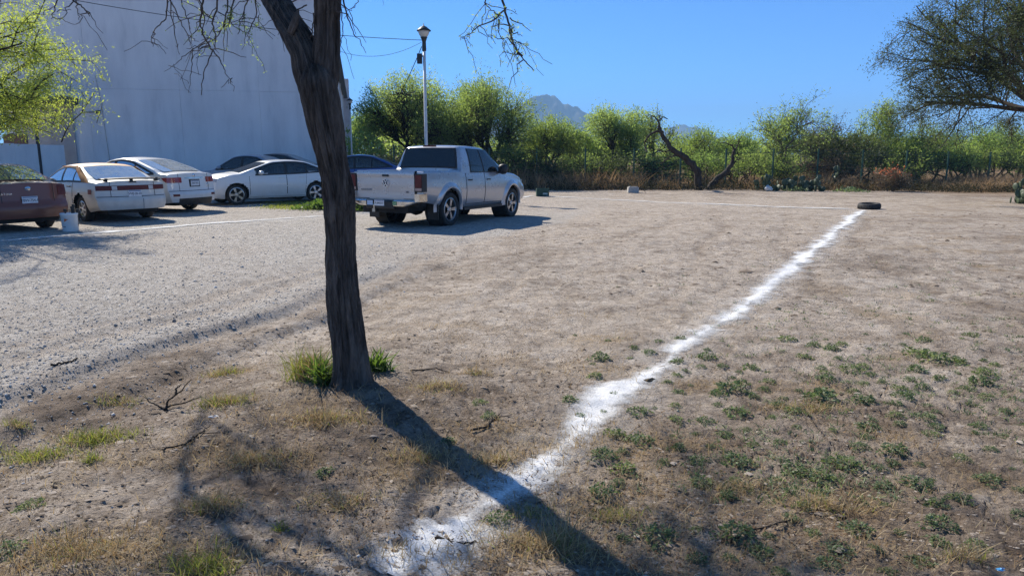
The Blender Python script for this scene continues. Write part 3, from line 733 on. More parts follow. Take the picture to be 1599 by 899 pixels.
def sedan(name, label, loc, yaw, S):
    root = empty(name, loc, yaw); tag(root, label, 'car')
    wb, Rw = S['wb'], S['Rw']; H = S['H']; xr, xf = -S['oh_r'], wb + S['oh_f']; W = S['W'] / 2
    k = S
    top = [(xr, k['deck'] - .02), (xr + .12, k['deck']), (k['rw0'], k['deck'] + .02), (k['rw1'], H - .05), (k['rw1'] + .35, H - .005), (lerp(k['rw1'], k['ws1'], .55), H), (k['ws1'] - .15, H - .03), (k['ws1'], H - .07), (k['ws0'], k['cowl'] + .01), (xf - .55, k['hoodf'] + .05), (xf - .12, k['hoodf'] - .03), (xf, k['hoodf'] - .12)]
    belt = [(xr, k['deck'] - .07), (k['rw0'], k['deck'] - .05), (.6, k['belt'] + .02), (k['ws0'] - .1, k['belt'] - .02), (k['ws0'] + .3, k['cowl'] - .09), (xf - .2, k['hoodf'] - .12), (xf, k['hoodf'] - .2)]
    wid = [(xr, W * .955), (xr + .4, W * .985), (.3, W), (wb, W), (xf - .35, W * .97), (xf, W * .93)]
    zb = [(xr, .30), (xr + .3, .27), (0, .2), (wb, .19), (xf - .3, .2), (xf, .23)]
    b = Body(top, belt, wid, zb, k.get('roofw', .70), xr, xf,
             [(.2, .07), (.32, .015), (.45, 0), (.56, .005), (.60, .05), (k['deck'] - .05, .085), (k['deck'] + .05, .10)],
             [(.15, .08), (.3, .01), (.5, 0), (.62, .06), (k['hoodf'], .16)], k.get('plan', .13))
    bm_ = k['paint']
    wbot = lambda x: float(b.belt(x)) + .03
    xq0, xq1, xb = k['rw0'] + .26, k['rw1'] + .06, k['bp']
    def wtop(x):
        q = float(b.top(x)) - .085
        if x < xq1: q = min(q, lerp(wbot(xq0), float(b.top(xq1)) - .085, (x - xq0) / (xq1 - xq0)))
        return q
    xa_ = np.linspace(xq0, k['ws0'] + .2, 200); xend = next((x for x in xa_[60:] if wtop(x) < wbot(x) + .025), k['ws0']); xend = min(xend, k.get('wf', 9))
    def holes(cx, cz, j):
        if 12 <= j < 20 or j == 11: return xq0 + .05 < cx < xend - .03 and wbot(cx) + .004 < cz < wtop(cx) - .0
        if j >= 20: return (k['rw0'] + .09 < cx < k['rw1'] - .05) or (k['ws1'] + .04 < cx < k['ws0'] - .05)
        return False
    b.shell((0, wb), Rw + .055, Rw, 150, holes).build('body', bm_, root, True)
    for yy in (-.36, .36):
        st = MB(); st.box((1.12, yy, .72), (.16, .5, .62), 0, .86); st.box((1.08, yy, 1.10), (.09, .26, .17)); st.box((1.38, yy, .50), (.5, .5, .16)); st.build('seat', M['seat'], root)
    st = MB(); st.box((.22, 0, .74), (.18, 1.24, .52), 0, .92); st.box((.2, .36, 1.04), (.08, .24, .12)); st.box((.2, -.36, 1.04), (.08, .24, .12)); st.box((.5, 0, .5), (.5, 1.3, .16)); st.build('rear_seat', M['seat'], root)
    st = MB(); st.box((k['ws0'] - .22, 0, k['cowl'] - .14), (.42, 1.3, .2)); st.build('dashboard', M['seat'], root)
    st = MB(); st.box((k['rw0'] + .3, 0, k['deck'] - .06), (.62, 1.2, .05)); st.build('parcel_shelf', M['seat'], root)
    u = MB(); u.box(((xr + xf) / 2, 0, .36), (xf - xr - .3, S['W'] - .5, .3)); u.build('underbody', M['under'], root)
    tw = .195
    for wx in (0, wb):
        for sg in (1, -1): wheel(root, wx, sg * (W - .05 - tw / 2), Rw, tw, Rw - .085 if k.get('alloy', 1) else Rw - .11, sg, k['rim'], k.get('nsp', 5), k.get('split', False), k.get('sw', .06))
    zs0 = wbot; ws0 = xend - .12
    for sg in (1, -1):
        for nm, x0, x1, f0, f1 in (('window_frame', xq0 - .03, xend + .02, lambda x: wbot(x) - .03, lambda x: wbot(x) + .014), ('window_frame', xq0 - .0, xend + .02, lambda x: wtop(x) - .022, lambda x: wtop(x) + .03),
                                   ('door_pillar', xb - .05, xb + .035, lambda x: wbot(x), lambda x: wtop(x)), ('door_pillar', .30, .345, lambda x: wbot(x), lambda x: wtop(x))):
            b.on_side_fn(x0, x1, f0, f1, .006, sg, 26, 4).build(nm, M['black'], root, True)
        b.on_side_fn(xq0, xb - .01, wbot, wtop, .001, sg).build('side_window', k['sglass'], root, True)
        b.on_side_fn(xb + .01, xend, wbot, wtop, .001, sg).build('side_window', k['sglass'], root, True)
        for (d0, d1) in ((.33, xb - .012), (xb + .012, wb - .42)):
            zz = lambda x: float(b.belt(x)) - .012
            lo = .25
            d0b = max(d0, Rw + .1) if d0 < 1 else d0
            b.on_side([(d0b - .012, lo - .01), (d0 - .012, zz(d0)), (d1 + .012, zz(d1)), (d1 + .012, lo - .01)], .002, sg, 12, 8).build('door_gap', M['seam'], root, True)
            dd = b.on_side([(d0b, lo), (d0, zz(d0)), (d1, zz(d1)), (d1, lo)], .008, sg, 12, 9).build('door', bm_, root, True)
            handle(dd, b, d0 + .16, float(b.belt(d0)) - .10, sg, k.get('handle', bm_))
        mm = MB(); y = sg * (b.side(ws0 - .02, zs0(ws0) + .05) + .1); zc = zs0(ws0) + .06
        G = np.array([[(ws0 - .03 + .085 * math.cos(a) * math.sin(p_), y + .10 * math.sin(a) * math.sin(p_), zc + .068 * math.cos(p_)) for a in np.linspace(0, 2 * math.pi, 13)] for p_ in np.linspace(.02, 3.12, 9)])
        mm.grid(G, True); mm.box((ws0, y - sg * .09, zc - .04), (.06, .12, .03)); mm.build('mirror', k.get('mirrorpaint', bm_), root, True)
        # lights
        hz = k['hoodf'] - .13
        hl = b.on_front(sg * W * .52, sg * W * .90, hz - .07, hz + .055, .006, 8, 5); hl.build('headlight', M['clear'], root, True)
        b.on_front(sg * W * .5, sg * W * .82, .33, .43, .006).build('fog_recess', M['black'], root, True)
        q = k.get('tail', (.56, .93, .72, .90))
        b.on_rear(sg * W * q[0], sg * W * q[1], q[2], q[3], .008, 10, 5).build('taillight', k.get('tailm', M['redlens']), root, True)
        if k.get('tailwrap', 1):
            xe = xr + .32 if not k.get('longtail') else xr + .42
            x0_ = b.rear_x(W * .93, q[2]) + .01
            b.on_side([(x0_, q[2] + .0), (x0_, q[3]), (xe - .05, q[3] - .01), (xe - .12, q[2] + .06)], .006, sg, 6, 4).build('taillight', k.get('tailm', M['redlens']), root, True)
    b.on_front(-W * .46, W * .46, k['hoodf'] - .24, k['hoodf'] - .12, .006).build('grille', M['black'], root, True)
    b.on_front(-W * .6, W * .6, .22, .34, .006).build('lower_grille', M['black'], root, True)
    b.on_top(k['ws0'] - .03, k['ws1'] + .03, .90, .006).build('windshield', k['glass'], root, True)
    b.on_top(k['rw0'] + .065, k['rw1'] - .04, k.get('rgf', .90), .006).build('rear_window', k['rglass'], root, True)
    # boot lid seam and bumper seam
    zsm = .60
    b.on_rear(-W * .93, W * .93, zsm - .006, zsm + .006, .003, 14, 2).build('bumper_gap', M['seam'], root)
    for sg in (1, -1):
        b.on_rear(sg * W * .60 - .005, sg * W * .60 + .005, zsm, k['deck'] - .03, .003, 2, 6).build('boot_gap', M['seam'], root)
    return root, b, (xr, xf, W)

BASE = dict(wb=2.55, Rw=.30, H=1.42, W=1.70, oh_r=.98, oh_f=.80, deck=.99, rw0=-.50, rw1=.28, ws1=1.35, ws0=2.05, cowl=.97, hoodf=.88, belt=.90, bp=.98,
            paint=None, rim=M['alloy'], glass=M['window'], sglass=M['window'], rglass=M['window_dusty'])
white = paint('white_paint', (.78, .78, .76), .25)
dust_white = paint('dusty_white_paint', (.66, .66, .62), .42, dirt_amt=.5)
maroon = paint('dark_red_paint', (.17, .038, .018), .35, dirt=(.19, .10, .06), dirt_amt=.35)
grey_p = paint('grey_paint', (.30, .33, .38), .3, .3)
dark_p = paint('charcoal_paint', (.06, .07, .085), .3, .2)
blue_p = paint('blue_paint', (.018, .07, .26), .25, .2)
rust = worn('rust_orange_paint', (.36, .135, .03), (.56, .30, .12), 5, .6, spec=.25)

def pose(u, v, yaw_deg, local):      # place so that a local ground point (rear axle frame) stands at a photograph position
    g = gp(u, v); a = R(yaw_deg); c_, s_ = math.cos(a), math.sin(a)
    return (g[0] - (local[0] * c_ - local[1] * s_), g[1] - (local[0] * s_ + local[1] * c_), g[2] - .005)

# dark red sedan at the left edge
S = dict(BASE, wb=2.47, H=1.40, W=1.66, oh_r=.92, paint=maroon, deck=1.02, rglass=M['window_dusty'], handle=M['black'], tail=(.72, .95, .74, .95), tailm=M['darkred'], alloy=0, nsp=8)
yaw = 150
c1, b1, (xr, xf, W) = sedan('parked_car', 'dark red sedan cut off by the left edge, rear plate and badge facing the lot', pose(72, 355, yaw, (0, -.70)), R(yaw), S)
number_plate(c1, b1.rear_x(0, .62) - .012, 0, .66, 'TBW-754-A')
text('badge_text', 'PLATINA', .062, M['silverbadge'], c1, REARM(b1.rear_x(.4, .78) - .006, .44, .79), .002, 1.2)
bd = MB(); bd.lathe([(.0, .012), (.05, .010), (.058, .0)], 20, 'y')
o = bd.build('badge', M['silverbadge'], c1, True); o.location = (b1.rear_x(0, .88) - .001, 0, .89); o.rotation_euler = (0, 0, R(90)); o.scale = (1, 1, .8)
b1.on_rear(-.07, .07, .885, .897, .015, 3, 2).build('badge_bar', M['seam'], c1)
mf = MB(); mf.box((-.16, -.62, .24), (.015, .2, .22)); mf.build('mud_flap', M['black'], c1)

# white coupe-like sedan with rust-orange roof and pillars
S = dict(BASE, wb=2.53, H=1.36, W=1.69, oh_r=1.02, paint=dust_white, deck=.97, rw0=-.52, rw1=.33, rglass=M['window_pale'], sglass=M['window_dusty'], glass=M['window_dusty'], tail=(.50, .93, .745, .855), tailm=M['darkred'], handle=M['black'], mirrorpaint=M['black'], alloy=0, nsp=6, sw=.035, tailwrap=0, plan=.16)
yaw = 142
c2, b2, (xr, xf, W) = sedan('parked_car', 'old white sedan with rusty orange roof, black boot spoiler and red lamp band', pose(134, 345.5, yaw, (0, .74)), R(yaw), S)
b2.on_top(S['rw1'] - .015, S['ws1'] - .05, .99, .004, 12, 9).build('roof_panel', rust, c2, True)
for sg in (1, -1):
    z0 = float(b2.belt(-.3)) + .01
    b2.on_side([(-.52, z0 - .01), (.22, 1.275), (.46, 1.275), (-.18, z0 + .0)], .014, sg, 8, 6).build('rear_pillar', rust, c2, True)
    b2.on_side([(-.22, 1.275), (.36, 1.29), (1.3, 1.30), (1.3, 1.275)][:0] or [(.40, 1.272), (.38, 1.30), (1.28, 1.30), (1.3, 1.272)], .012, sg, 10, 3).build('roof_rail', rust, c2, True)
    b2.on_side([(-.66, .66), (-.66, .77), (-.50, .77), (-.50, .66)], .006, sg, 4, 4).build('fuel_flap', worn('red_primer', (.22, .05, .03), (.3, .08, .05), 8, .6), c2)
b2.on_rear(-W * .5, W * .5, .745, .855, .006, 12, 4).build('lamp_band', M['darkred'], c2, True)
for sg in (1, -1): b2.on_rear(sg * .42 - .055, sg * .42 + .055, .755, .845, .012, 4, 4).build('reverse_lamp', worn('clear_lamp', (.5, .47, .46), (.62, .6, .58), 14, .3), c2)
sp = MB()
zsp = 1.012
G = []
for x_, z_ in ((-1.02, zsp), (-.98, zsp + .03), (-.86, zsp + .028), (-.80, zsp + .005), (-.86, zsp - .012), (-1.0, zsp - .012), (-1.02, zsp)):
    G.append([(x_ + .10 * (q ** 2), q * .68, z_ - .02 * q * q) for q in np.linspace(-1, 1, 15)])
sp.grid(np.array(G)); 
for q in (-.58, .58, 0): sp.box((-.88, q, .985), (.10, .06 if q else .04, .08))
sp.build('spoiler', M['black'], c2, True)
number_plate(c2, b2.rear_x(0, .68) - .012, -.02, .665, 'WFJ-28-10')
sm = b2.on_rear(-.19, -.183, .28, .60, .005, 2, 6); sm.build('bumper_crack', M['seam'], c2)
lp = MB(); lp.box((b2.rear_x(0, .9) - .008, 0, .935), (.02, .16, .03)); lp.build('lock_trim', M['black'], c2)

# white modern sedan, third in the row
S = dict(BASE, wb=2.70, Rw=.315, H=1.50, W=1.77, oh_r=1.02, oh_f=.92, paint=white, deck=1.09, rw0=-.62, rw1=.42, ws1=1.35, ws0=2.25, cowl=1.0, belt=.98, bp=1.05, rglass=M['window_pale'], sglass=M['window_tint'], tail=(.50, .95, .82, .96), longtail=1, roofw=.69)
yaw = 160
c3, b3, (xr, xf, W) = sedan('parked_car', 'clean white sedan with bright red wedge tail lamps and dark diffuser', pose(297, 326.5, yaw, (0, -.76)), R(yaw), S)
number_plate(c3, b3.rear_x(0, .8) - .02, 0, .80, 'SKF-914')
pf = b3.on_rear(-.19, .19, .70, .90, .006, 6, 4); pf.build('plate_surround', M['black'], c3)
b3.on_rear(-.6, .6, .22, .40, .007, 12, 4).build('diffuser', M['black'], c3, True)
for sg in (1, -1): b3.on_rear(sg * .58, sg * .76, .46, .52, .008, 5, 3, ).build('reflector', M['darkred'], c3)
b3.on_rear(-.34, .34, .93, .955, .01, 10, 3).build('boot_trim', M['chrome'], c3)
bd = MB(); bd.lathe([(.0, .012), (.04, .010), (.046, .0)], 18, 'y'); o = bd.build('badge', M['silverbadge'], c3, True); o.location = (b3.rear_x(0, 1.0) - .001, 0, 1.01); o.rotation_euler = (0, 0, R(90))
bd = MB(); bd.lathe([(.035, .006), (.045, .008), (.052, .0)], 18, 'y'); o = bd.build('rear_emblem', M['silverbadge'], c3, True); o.location = (b3.rear_x(-.5, .72) - .003, -.5, .73); o.rotation_euler = (0, 0, R(90))

# white sedan in side view
S = dict(BASE, wb=2.65, Rw=.32, H=1.41, W=1.75, oh_r=.96, oh_f=.87, paint=white, deck=1.06, rw0=-.60, rw1=.24, ws1=1.55, ws0=2.52, cowl=1.0, hoodf=.92, belt=.92, bp=1.02, wf=2.02, nsp=5, split=True, sw=.055)
a = gp(371, 320); bq = gp(487, 315.5); yaw = math.degrees(math.atan2(a[1] - bq[1], a[0] - bq[0]))
c4, b4, (xr, xf, W) = sedan('parked_car', 'white sedan seen side on with split-spoke alloy wheels, facing left', pose(371, 320, yaw, (2.65, .80)), R(yaw), S)
for sg in (1, -1):
    b4.on_front(sg * W * .62, sg * W * .86, .36, .40, .012, 5, 3).build('fog_trim', M['chrome'], c4)

# cars in the back row
S = dict(BASE, paint=grey_p, H=1.56, belt=1.02, deck=1.12, cowl=1.05, rw1=.4, W=1.76)
pz = at(385, 242, 27.0); sedan('parked_car', 'grey sedan behind the side-on white one, close to the warehouse wall', (pz[0] + 1.1, 27.0, zt(pz[0], 27.0) + .02), R(176), S)
S = dict(BASE, paint=dark_p, H=1.60, belt=1.0, deck=1.1, cowl=1.02, rw0=-.75, rw1=.3, W=1.76)
pz = at(428, 242, 30.6); sedan('parked_car', 'charcoal hatch-like car whose dark roof shows behind the grey sedan', (pz[0] + 1.0, 30.6, zt(pz[0], 30.6) + .02), R(180), S)
S = dict(BASE, paint=blue_p, H=1.56, belt=1.0, deck=1.12, cowl=1.04, rw0=-.70, rw1=.25, W=1.78)
pz = at(566, 242, 29.0); sedan('parked_car', 'deep blue sedan half hidden between the tree trunk and the pickup', (pz[0] + .75, 29.0, zt(pz[0], 29.0) + .02), R(186), S)

# ------------------------------------------------------------------ silver pickup
def pickup():
    yaw = R(63.2); g = (-2.235, 16.85)
    fx, fy = math.cos(yaw), math.sin(yaw)
    z0 = zt(*g); z1 = zt(g[0] + 3.095 * fx, g[1] + 3.095 * fy); zl = zt(g[0] - fy * .8, g[1] + fx * .8); zr = zt(g[0] + fy * .8, g[1] - fx * .8)
    root = empty('pickup_truck', (*g, z0 - .012), yaw)
    root.rotation_mode = 'XYZ'; root.rotation_euler = (math.atan2(zl - zr, 1.6), -math.atan2(z1 - z0, 3.095), yaw)
    tag(root, 'silver double cab pickup truck parked with its tailgate towards the tree', 'pickup truck')
    silver = paint('silver_paint', (.50, .51, .53), .24, .5, dirt_amt=.25)
    wb, Rw = 3.095, .385; W = .965; xr, xf = -1.12, wb + .905
    H = 1.84; bedz = 1.245; cr0 = .52
    top = [(xr, bedz), (cr0 - .03, bedz + .01), (cr0 + .01, bedz + .02), (cr0 + .02, 1.30), (cr0 + .16, H - .05), (cr0 + .28, H - .01), (1.25, H), (1.75, H - .03), (1.95, H - .08), (2.72, 1.22), (3.3, 1.17), (xf - .12, 1.06), (xf, .92)]
    belt = [(xr, bedz - .04), (cr0 - .05, bedz - .035), (cr0 + .1, 1.19), (2.5, 1.15), (2.9, 1.10), (xf - .2, .98), (xf, .84)]
    wid = [(xr, W * .985), (-.6, W), (2.8, W), (xf - .4, W * .97), (xf, W * .92)]
    zb = [(xr, .60), (-.55, .52), (0, .40), (.5, .40), (2.6, .40), (wb, .42), (xf - .2, .42), (xf, .45)]
    b = Body(top, belt, wid, zb, .735, xr, xf, [(.4, .0), (1.0, 0), (1.25, .01)], [(.3, .06), (.6, 0), (.8, .02), (1.05, .12)], .05, .93, None, .03, .018)
    b.bed = (xr + .07, cr0 - .02, .78)
    b.shell((0, wb), Rw + .075, Rw + .03, 150).build('body', silver, root, True)
    u = MB(); u.box((1.25, 0, .52), (4.6, 1.2, .26)); u.box((1.3, .5, .42), (2.0, .12, .1)); u.box((1.3, -.5, .42), (2.0, .12, .1))
    u.tube([(0, -.72, Rw), (0, .72, Rw)], .055, 8); u.lathe([(.0, -.16), (.13, -.14), (.17, 0), (.13, .14), (0, .16)], 12, 'y', (0, 0, Rw))
    u.tube([(-.75, -.45, .46), (-.2, -.45, .44)], .1, 8); u.build('underbody', M['under'], root)
    for wx in (0, wb):
        for sg in (1, -1): wheel(root, wx, sg * (W - .135), Rw, .255, Rw - .12, sg, M['alloy'], 5, True, .055)
    # flared arches
    for wx in (0, wb):
        for sg in (1, -1):
            G = []
            for a in np.linspace(-.12, math.pi + .12, 25):
                row = []
                for rad, yo in ((Rw + .06, -.02), (Rw + .063, .045), (Rw + .10, .05), (Rw + .15, .025), (Rw + .20, -.002)):
                    x = wx + rad * math.cos(a); z = Rw + .03 + rad * math.sin(a) * (1.0 if math.sin(a) > 0 else 1)
                    z = max(z, .34); ys = b.side(min(max(x, xr + .02), xf - .05), max(z, .5)); row.append((x, sg * (ys + yo), z))
                G.append(row)
            m_ = MB(); m_.grid(np.array(G), sg > 0); m_.build('arch_flare', silver, root, True)
            wl_ = MB(); wl_.lathe([(Rw + .07, .0), (Rw + .07, .34), (.0, .345)], 24, 'y', (wx, W - .42 if sg > 0 else -(W - .08), Rw + .03)); wl_.build('wheel_well', M['under'], root)
    # windows
    bz, tz = 1.215, H - .10
    for sg in (1, -1):
        b.on_side([(.93, bz - .02), (.98, tz + .015), (1.99, tz + .0), (2.56, bz - .02)], .004, sg, 20, 7).build('window_frame', M['black'], root, True)
        b.on_side([(.97, bz), (1.015, tz), (1.50, tz), (1.56, bz)], .010, sg).build('side_window', M['glass'], root, True)
        b.on_side([(1.62, bz), (1.56, tz), (1.95, tz - .01), (2.48, bz)], .010, sg).build('side_window', M['glass'], root, True)
        for (q0, q1, lo0) in ((.70, 1.575, .72), (1.60, 2.62, 1.6)):
            zz = 1.185
            b.on_side([(lo0 - .014, .47), (q0 - .014, zz), (q1 + .014, zz - .01), (q1 + .0, .47)], .003, sg, 12, 8).build('door_gap', M['seam'], root, True)
            d = b.on_side([(lo0, .48), (q0, zz - .004), (q1, zz - .012), (q1 - .01, .48)], .009, sg, 12, 9).build('door', silver, root, True)
            handle(d, b, q0 + .16, 1.03, sg, M['black'])
        m_ = MB(); y = sg * (W + .10)
        G = np.array([[(2.33 + .10 * math.cos(a) * math.sin(p), y + .13 * math.sin(a) * math.sin(p), 1.27 + .13 * math.copysign(abs(math.cos(p)) ** .7, math.cos(p))) for a in np.linspace(0, 2 * math.pi, 13)] for p in np.linspace(.02, 3.12, 9)])
        m_.grid(G, True); m_.box((2.38, sg * (W - .0), 1.19), (.08, .14, .05)); m_.build('mirror', M['black'], root, True)
        st = MB(); st.box((1.55, sg * (W - .06), .37), (1.9, .1, .07)); st.build('sill_step', M['black'], root)
        b.on_front(sg * .52, sg * .85, .83, .98, .008).build('headlight', M['clear'], root, True)
        # tail lamp in a dark surround wrapping the corner
        sgG = MB(); sgG.box((xr + .045, sg * .868, 1.0), (.18, .20, .38)); sgG.build('lamp_surround', M['black'], root)
        tl = MB(); tl.box((xr + .042, sg * .87, 1.03), (.19, .16, .26)); tl.build('taillight', M['darkred'], root)
        rv = MB(); rv.box((xr + .042, sg * .87, .862), (.19, .16, .055)); rv.build('reverse_lamp', worn('amber_clear', (.42, .28, .24), (.5, .35, .3), 15, .25), root)
        mf = MB(); mf.box((-.50, sg * .80, .36), (.02, .28, .36)); mf.build('mud_flap', M['black'], root)
    # the dark rear glass on the upright back of the cab
    G0 = np.zeros((6, 11, 3)); G1 = np.zeros((6, 11, 3))
    for i, vq in enumerate(np.linspace(0, 1, 6)):
        z = lerp(1.33, H - .10, vq); x = lerp(cr0 + .018, cr0 + .125, vq)
        for j, q in enumerate(np.linspace(-1, 1, 11)):
            G0[i, j] = (x - .012, q * lerp(.765, .66, vq), z); G1[i, j] = (x - .006, q * lerp(.80, .69, vq), lerp(1.30, H - .075, vq))
    solid(MB(), G1, (.03, 0, 0)).build('window_seal', M['black'], root, True); solid(MB(), G0, (.02, 0, 0)).build('rear_window', M['glass'], root, True)
    cb = MB(); cb.box((cr0 + .10, 0, H - .035), (.05, .34, .035)); cb.build('brake_lamp', M['darkred'], root)
    b.on_top(2.70, 1.98, .9, .008).build('windshield', M['glass'], root, True)
    b.on_front(-.48, .48, .78, .96, .008).build('grille', M['black'], root, True)
    # tailgate
    tg = MB(); x0 = xr - .045
    G = np.zeros((11, 17, 3))
    for i, vq in enumerate(np.linspace(0, 1, 11)):
        z = lerp(.66, bedz + .008, vq); xx = x0 + .012 * (vq > .96) - .018 * math.exp(-((vq - .90) / .06) ** 2) + .012 * sst(.5, .2, vq)
        for j, q in enumerate(np.linspace(-1, 1, 17)): G[i, j] = (xx + .012 * abs(q) ** 8, q * .755, z)
    t = solid(tg, G, (.09, 0, 0)).build('tailgate', silver, root, True)
    gp_ = MB(); gp_.box((x0 + .075, 0, .945), (.05, 1.55, .60)); gp_.build('tailgate_gap', M['seam'], root)
    hd = MB(); hd.box((x0 - .018, -.03, 1.145), (.02, .155, .045)); hd.build('tailgate_handle', M['black'], t)
    # round emblem with its letters
    em = MB(); em.lathe([(.0, .008), (.075, .008), (.078, .0)], 24, 'y'); e = em.build('emblem', M['ink'], t, True); e.location = (x0 - .004, -.03, .985); e.rotation_euler = (0, 0, R(90))
    er_ = MB(); er_.lathe([(.078, .0), (.078, .014), (.089, .014), (.091, 0)], 28, 'y')
    def bar(p, q):
        p = np.array(p) * .078; q = np.array(q) * .078; d = q - p; l = np.linalg.norm(d); n_ = np.array([-d[1], d[0]]) / l * .0075
        pts = [p - n_, p + n_, q + n_, q - n_]
        er_.add([(k[0], .009, k[1]) for k in pts] + [(k[0], .015, k[1]) for k in pts], [(3, 2, 1, 0), (4, 5, 6, 7), (0, 1, 5, 4), (1, 2, 6, 5), (2, 3, 7, 6), (3, 0, 4, 7)])
    for p, q in (((-.42, .88), (0, .08)), ((.42, .88), (0, .08)), ((-.86, .45), (-.42, -.85)), ((.86, .45), (.42, -.85)), ((-.42, -.85), (0, -.02)), ((.42, -.85), (0, -.02))): bar(p, q)
    e2 = er_.build('emblem', M['silverbadge'], t); e2.location = (x0 - .004, -.03, .985); e2.rotation_euler = (0, 0, R(90))
    text('badge_text', 'AMAROK', .06, mat('badge_grey', (.28, .29, .31), .3, .6), t, REARM(x0 - .002, .50, .835), .003, 1.25)
    text('badge_text', 'V6', .06, M['ink'], t, REARM(x0 - .002, -.58, .80), .003)
    # chrome bumper with its step, black underneath
    def bump_piece(y0, y1, name, m_, zlo, zhi, xo=0, n_=8):
        P = []
        for y in np.linspace(y0, y1, n_):
            cv = .16 * (abs(y) / .97) ** 5; rise = .0 + .10 * sst(.55, .95, abs(y))
            x1 = xr - .17 + cv + xo
            P.append([(x1 + .10, y, zlo + rise), (x1 + .012, y, zlo + rise), (x1, y, zlo + .03 + rise), (x1, y, zhi - .03), (x1 + .02, y, zhi), (x1 + .16, y, zhi + .005), (x1 + .10, y, zlo + rise)])
        mb = MB(); P = np.array(P); mb.grid(P)
        for e_ in (0, -1): mb.add(P[e_][:-1], [tuple(range(6)) if e_ else tuple(range(5, -1, -1))])
        return mb.build(name, m_, root, False)
    bump_piece(-.97, -.30, 'bumper', M['chrome'], .50, .63, 0, 16); bump_piece(.42, .97, 'bumper', M['chrome'], .50, .63, 0, 14)
    bump_piece(-.31, .43, 'bumper_step', M['black'], .44, .62, .012, 5)
    for sg in (1, -1):
        q = MB(); q.box((xr + .0, sg * .90, .69), (.30, .12, .16)); q.build('bumper_corner', M['chrome'], root)
    q = MB(); q.box((xr + .12, 0, .56), (.3, 1.7, .12)); q.box((xr + .05, 0, .43), (.2, 1.2, .16)); q.build('bumper_beam', M['under'], root)
    hk = MB(); hk.box((xr - .05, .22, .40), (.25, .08, .07)); hk.tube([(xr - .15, .22, .42), (xr - .15, .22, .50)], .018, 8); hk.lathe([(0, .0), (.02, .005), (.027, .025), (.02, .045), (0, .05)], 10, 'z', (xr - .15, .22, .49)); hk.build('tow_hitch', M['chrome'], root)
    number_plate(root, xr - .168, .07, .565, 'R-846537', .26, .125)
    stk = MB(); stk.box((xr - .166, .32, .565), (.008, .15, .10)); stk.build('sticker', worn('blue_sticker', (.35, .5, .72), (.5, .6, .75), 20, .4), root)
    stk = MB(); stk.box((xr - .175, -.34, .565), (.008, .10, .085)); stk.build('sticker', worn('green_sticker', (.12, .28, .1), (.3, .42, .25), 30, .4), root)
pickup()

# ------------------------------------------------------------------ small objects on the lot
def bucket():
    g = gp(111, 361); r = empty('bucket', g); tag(r, 'white plastic bucket with an orange mark and tools sticking out beside the dark red car', 'bucket')
    p = MB(); p.lathe([(.0, .0), (.138, 0), (.145, .01), (.165, .34), (.172, .345), (.172, .36), (.168, .375), (.158, .375), (.156, .34), (.14, .02), (0, .02)], 28); p.build('pail', worn('white_plastic', (.72, .73, .72), (.80, .8, .79), 9, .45), r, True)
    G = np.array([[((.157 - .002 + z * .02) * math.cos(a), (.157 - .002 + z * .02) * math.sin(a), zz) for a, zz in zip(np.linspace(-1.72, -1.22, 7), z + np.linspace(0, .05, 7))] for z in (.2, .235, .27)])
    lb = MB(); lb.grid(G); lb.build('label_mark', worn('orange_print', (.55, .12, .03), (.6, .16, .05), 9, .5), r, True)
    G = np.array([[(.1515 * math.cos(a), .1515 * math.sin(a), zz) for a in np.linspace(-2.1, -1.6, 6)] for zz in (.1, .112)])
    l2 = MB(); l2.grid(G); l2.build('label_mark', M['ink'], r, True)
    for k, (x_, y_) in enumerate(((-.06, .0), (.03, .05), (.09, -.02), (.12, .03))):
        t = MB(); t.tube([(x_, y_, .05), (x_ * 1.3, y_, .42 + .05 * (k % 3))], .016 + .008 * (k % 2), 7); t.box((x_ * 1.3, y_, .43 + .05 * (k % 3)), (.05, .04, .05)); t.build('tool', M['metal_dark'], r)
bucket()
def tyre():
    g = gp(1357, 326.5); r = MB()
    prof = [(.20, .03), (.24, .0), (.31, .005), (.335, .04), (.335, .16), (.31, .195), (.24, .2), (.20, .17), (.215, .10), (.20, .03)]
    r.lathe(prof, 36)
    for k in range(36):
        a = 2 * math.pi * k / 36; r.box((.336 * math.cos(a), .336 * math.sin(a), .1), (.012, .036, .10), a)
    o = r.build('tyre', M['rubber'], None, True); o.location = tuple(g + np.array([0, 0, -.01])); o.rotation_euler = (R(3), R(-3), 0)
    tag(o, 'black car tyre lying flat at the corner where the powder lines meet', 'tyre')
tyre()
def crate():
    g = gp(847, 306.5); r = empty('crate', g, R(4)); tag(r, 'dark green crate standing by the far powder line next to the pickup', 'crate')
    gm = worn('green_crate', (.01, .045, .03), (.02, .07, .045), 9, .6)
    f = MB(); f.box((0, 0, .02), (.52, .36, .03))
    for x_ in (-.25, .25):
        for y_ in (-.165, .165): f.box((x_, y_, .17), (.04, .04, .33))
    f.build('frame', gm, r)
    for q in range(4):
        for y_ in (-.172, .172):
            s_ = MB(); s_.box((0, y_, .055 + q * .085), (.50, .02, .07)); s_.build('slat', gm, r)
        for x_ in (-.262, .262):
            s_ = MB(); s_.box((x_, 0, .055 + q * .085), (.02, .34, .07)); s_.build('slat', gm, r)
    s_ = MB(); s_.box((.1, -.186, .12), (.2, .008, .07)); s_.build('label_mark', worn('pale_print', (.3, .4, .38), (.4, .5, .48), 9, .6), r)
crate()
